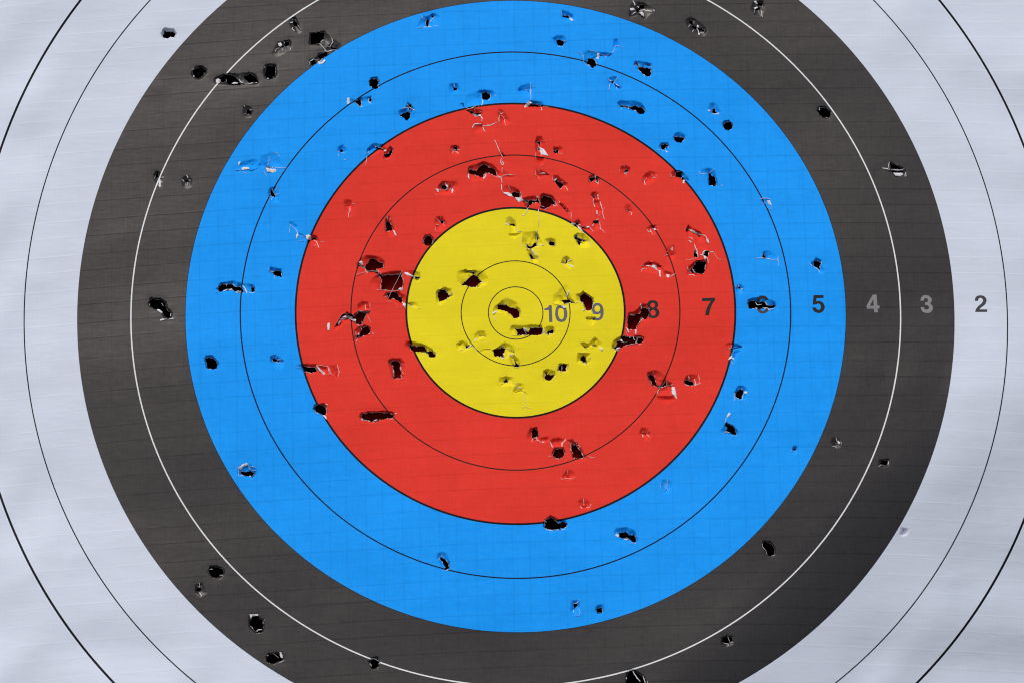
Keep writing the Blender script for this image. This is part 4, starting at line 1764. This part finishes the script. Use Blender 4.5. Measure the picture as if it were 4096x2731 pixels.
def sheet_part(name, k, mat, label=None):
    f = F[kind == k]
    if not len(f): return
    used, inv = np.unique(f, return_inverse=True)
    o = link(name, S[used], inv.reshape(-1, 3), mat, face, vn[used])
    if label: o['label'] = label
    return o
sheet_part('white_ring', 'white', M['white']); sheet_part('black_ring', 'black', M['black']); sheet_part('blue_ring', 'blue', M['blue'])
sheet_part('red_ring', 'red', M['red']); sheet_part('yellow_centre', 'yellow', M['yellow'])
for i, (R, w, mk) in enumerate(RINGS):
    sheet_part('ring_line', 'ring%d' % i, M[mk], 'white line between zones 4 and 3' if mk == 'wline' else None)
for i, (txt, P, E, mk) in enumerate(NUMDATA):
    sheet_part('score_number', 'num%d' % i, M[mk], 'printed number ' + txt)

# ------------------------------------------------------------------ holes: tunnels in the butt and torn paper
def zone_at(p): return float(zone_radius(to_face(np.array([p]))[0])[0])

def tunnel(h):
    vs = []; fs = []
    deep = 9.0 if zone_at(h['open'][0].mean(0)) < 3.4 else 30.0
    for o in h['open']:
        n = len(o); top = surf(o); q, fl = to_face(o)
        c = o.mean(0); b0 = len(vs)
        for depth, sc in ((0.0, 1.0), (2.0, 1.03), (deep * 0.5, 1.0), (deep, 0.95)):
            oo = c + (o - c) * sc
            if depth == 0: ring = top
            else:
                qq, ff = to_face(oo); zb = relief_big(oo).mean(); zz = top[:, 2].mean() - depth * MM; zb = zb + 0.6 * (top[:, 2].mean() - zb)
                ring = np.concatenate([qq * U - ff * (zb - depth * MM), np.full((n, 1), zz)], 1)
            vs.extend(ring)
        for k in range(3):
            for i in range(n):
                j = (i + 1) % n; fs.append((b0 + k * n + i, b0 + k * n + j, b0 + (k + 1) * n + j, b0 + (k + 1) * n + i))
        fs.append(tuple(b0 + 3 * n + i for i in range(n)))
    return vs, fs

def torn(h):
    """white torn edges, flakes and loose fibres"""
    vs = []; fs = []
    def ribbon(P, w, lift, dent=True, hump=0.35, taper=True):
        P = jag(P, False, 5.0, 0.5 if taper else 0.1); n = len(P)
        prof = []
        for i in range(n):
            a = P[max(0, i - 1)]; b = P[min(n - 1, i + 1)]; d = (b - a) / max(1e-6, np.hypot(*(b - a))); nn = np.array([-d[1], d[0]])
            s = i / max(1, n - 1); k = 1.0
            if taper: k = (0.35 + 0.65 * math.sin(math.pi * min(1, max(0, 0.12 + s * 0.76)))) * rng.uniform(0.7, 1.25)
            prof.append((P[i] + nn * w / 2 * k, P[i], P[i] - nn * w / 2 * k))
        A = np.array(prof).reshape(-1, 2)
        ins = np.zeros(len(A), bool)
        for o in h['open']: ins |= inside(A, o)
        z = relief_big(A); zb = z.copy()
        if dent:
            zd = relief_dent(A); zd = np.where(ins, np.minimum(0, zd * 0 - 0.25 * MM), zd); z = z + zd; zb = zb + 0.6 * zd
        lf = np.tile([0.08, hump, 0.08], n) + lift
        z = z + lf * MM
        q, fl = to_face(A); b0 = len(vs); vs.extend(np.concatenate([q * U - fl * zb[:, None], z[:, None]], 1))
        for i in range(n - 1):
            for j in (0, 1): fs.append((b0 + i * 3 + j, b0 + i * 3 + j + 1, b0 + (i + 1) * 3 + j + 1, b0 + (i + 1) * 3 + j))
    for P, w in h['w']: ribbon(P, w * 1.05, 0.1)
    for P, w in h['t']: ribbon(P, w * 0.8, 0.6, False, 0.5, False)
    for P in h['f']:
        A = jag(P, True, 5, 0.7); c = A.mean(0); n = len(A)
        B = np.concatenate([A, c + (A - c) * 0.55, [c]])
        ins = np.zeros(len(B), bool)
        for o in h['open']: ins |= inside(B, o)
        z = relief_big(B) + np.where(ins, -0.3 * MM, relief_dent(B))
        tl = rng.uniform(-0.05, 0.05)
        z = z + (np.concatenate([np.full(n, 0.12), np.full(n, 0.55), [0.5]]) + 0.25 + tl * (B[:, 0] - c[0])) * MM
        q, fl = to_face(B); zb = relief_big(B) + 0.6 * np.where(ins, -0.3 * MM, relief_dent(B)); b0 = len(vs); vs.extend(np.concatenate([q * U - fl * zb[:, None], z[:, None]], 1))
        for i in range(n):
            j = (i + 1) % n
            fs.append((b0 + i, b0 + j, b0 + n + j, b0 + n + i)); fs.append((b0 + n + i, b0 + n + j, b0 + 2 * n))
    # thin ragged lip of torn paper along each opening
    for o in h['open'][:len(h['o'])]:
        n = len(o); c = o.mean(0); cen = np.roll(o, -1, 0) - np.roll(o, 1, 0)
        nn = np.stack([-cen[:, 1], cen[:, 0]], 1) / np.maximum(1e-6, np.hypot(cen[:, 0], cen[:, 1]))[:, None]
        area = 0.5 * np.sum(o[:, 0] * np.roll(o[:, 1], -1) - np.roll(o[:, 0], -1) * o[:, 1])
        if area < 0: nn = -nn
        wd = np.clip(rng.normal(0.9, 1.2, n), 0.15, 3.2) * (0.45 if h['blk'] else 1.0)
        inn = o + nn * wd[:, None]
        T = surf(o); zz = T[:, 2] - rng.uniform(0.2, 1.0, n) * MM
        q, fl = to_face(inn); zb = relief_big(inn); zb = zb + 0.6 * (T[:, 2] - zb); I = np.concatenate([q * U - fl * zb[:, None], zz[:, None]], 1)
        T = T - np.array([0, 0, 0.05 * MM])
        b0 = len(vs); vs.extend(T); vs.extend(I)
        for i in range(n):
            j = (i + 1) % n; fs.append((b0 + i, b0 + j, b0 + n + j, b0 + n + i))
    return vs, fs

def area_of(h): return sum(abs(0.5 * np.sum(o[:, 0] * np.roll(o[:, 1], -1) - np.roll(o[:, 0], -1) * o[:, 1])) for o in h['open'])
opened = sorted([h for h in HOLES if h['open']], key=area_of, reverse=True)
closed = [h for h in HOLES if not h['open']]
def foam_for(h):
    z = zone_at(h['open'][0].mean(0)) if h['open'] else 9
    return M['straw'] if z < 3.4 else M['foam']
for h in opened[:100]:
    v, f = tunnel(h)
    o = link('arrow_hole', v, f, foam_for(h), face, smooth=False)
    v, f = torn(h)
    if f: link('torn_paper', v, f, M['torn'], o)
rest = opened[100:]
if rest:
    v = []; f = []; tv = []; tf = []
    for h in rest:
        a_, b_ = tunnel(h); n0 = len(v); v += list(a_); f += [tuple(i + n0 for i in q) for q in b_]
        a_, b_ = torn(h); n0 = len(tv); tv += list(a_); tf += [tuple(i + n0 for i in q) for q in b_]
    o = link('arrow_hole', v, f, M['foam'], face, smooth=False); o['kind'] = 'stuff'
    t = link('torn_paper', tv, tf, M['torn'], o); t['kind'] = 'stuff'
for h in closed:
    v, f = torn(h)
    if f: link('torn_paper', v, f, M['torn'], face)

# ------------------------------------------------------------------ the butt behind
def box(x0, y0, z0, x1, y1, z1):
    v = [(x, y, z) for z in (z0, z1) for y in (y0, y1) for x in (x0, x1)]
    return v, [(0, 2, 3, 1), (4, 5, 7, 6), (0, 1, 5, 4), (2, 6, 7, 3), (0, 4, 6, 2), (1, 3, 7, 5)]
q = to_face([(X0, Y0), (X1, Y1)])[0] * U
xl, xr, yb, yt = q[:, 0].min(), q[:, 0].max(), q[:, 1].min(), q[:, 1].max()
v, f = box(xl - 0.08, yb - 0.08, -0.34, xr + 0.08, yt + 0.08, -0.14)
link('foam_block', v, f, M['butt'], butt, smooth=False)
print('holes', len(HOLES), 'open', len(opened), 'tris', len(F))
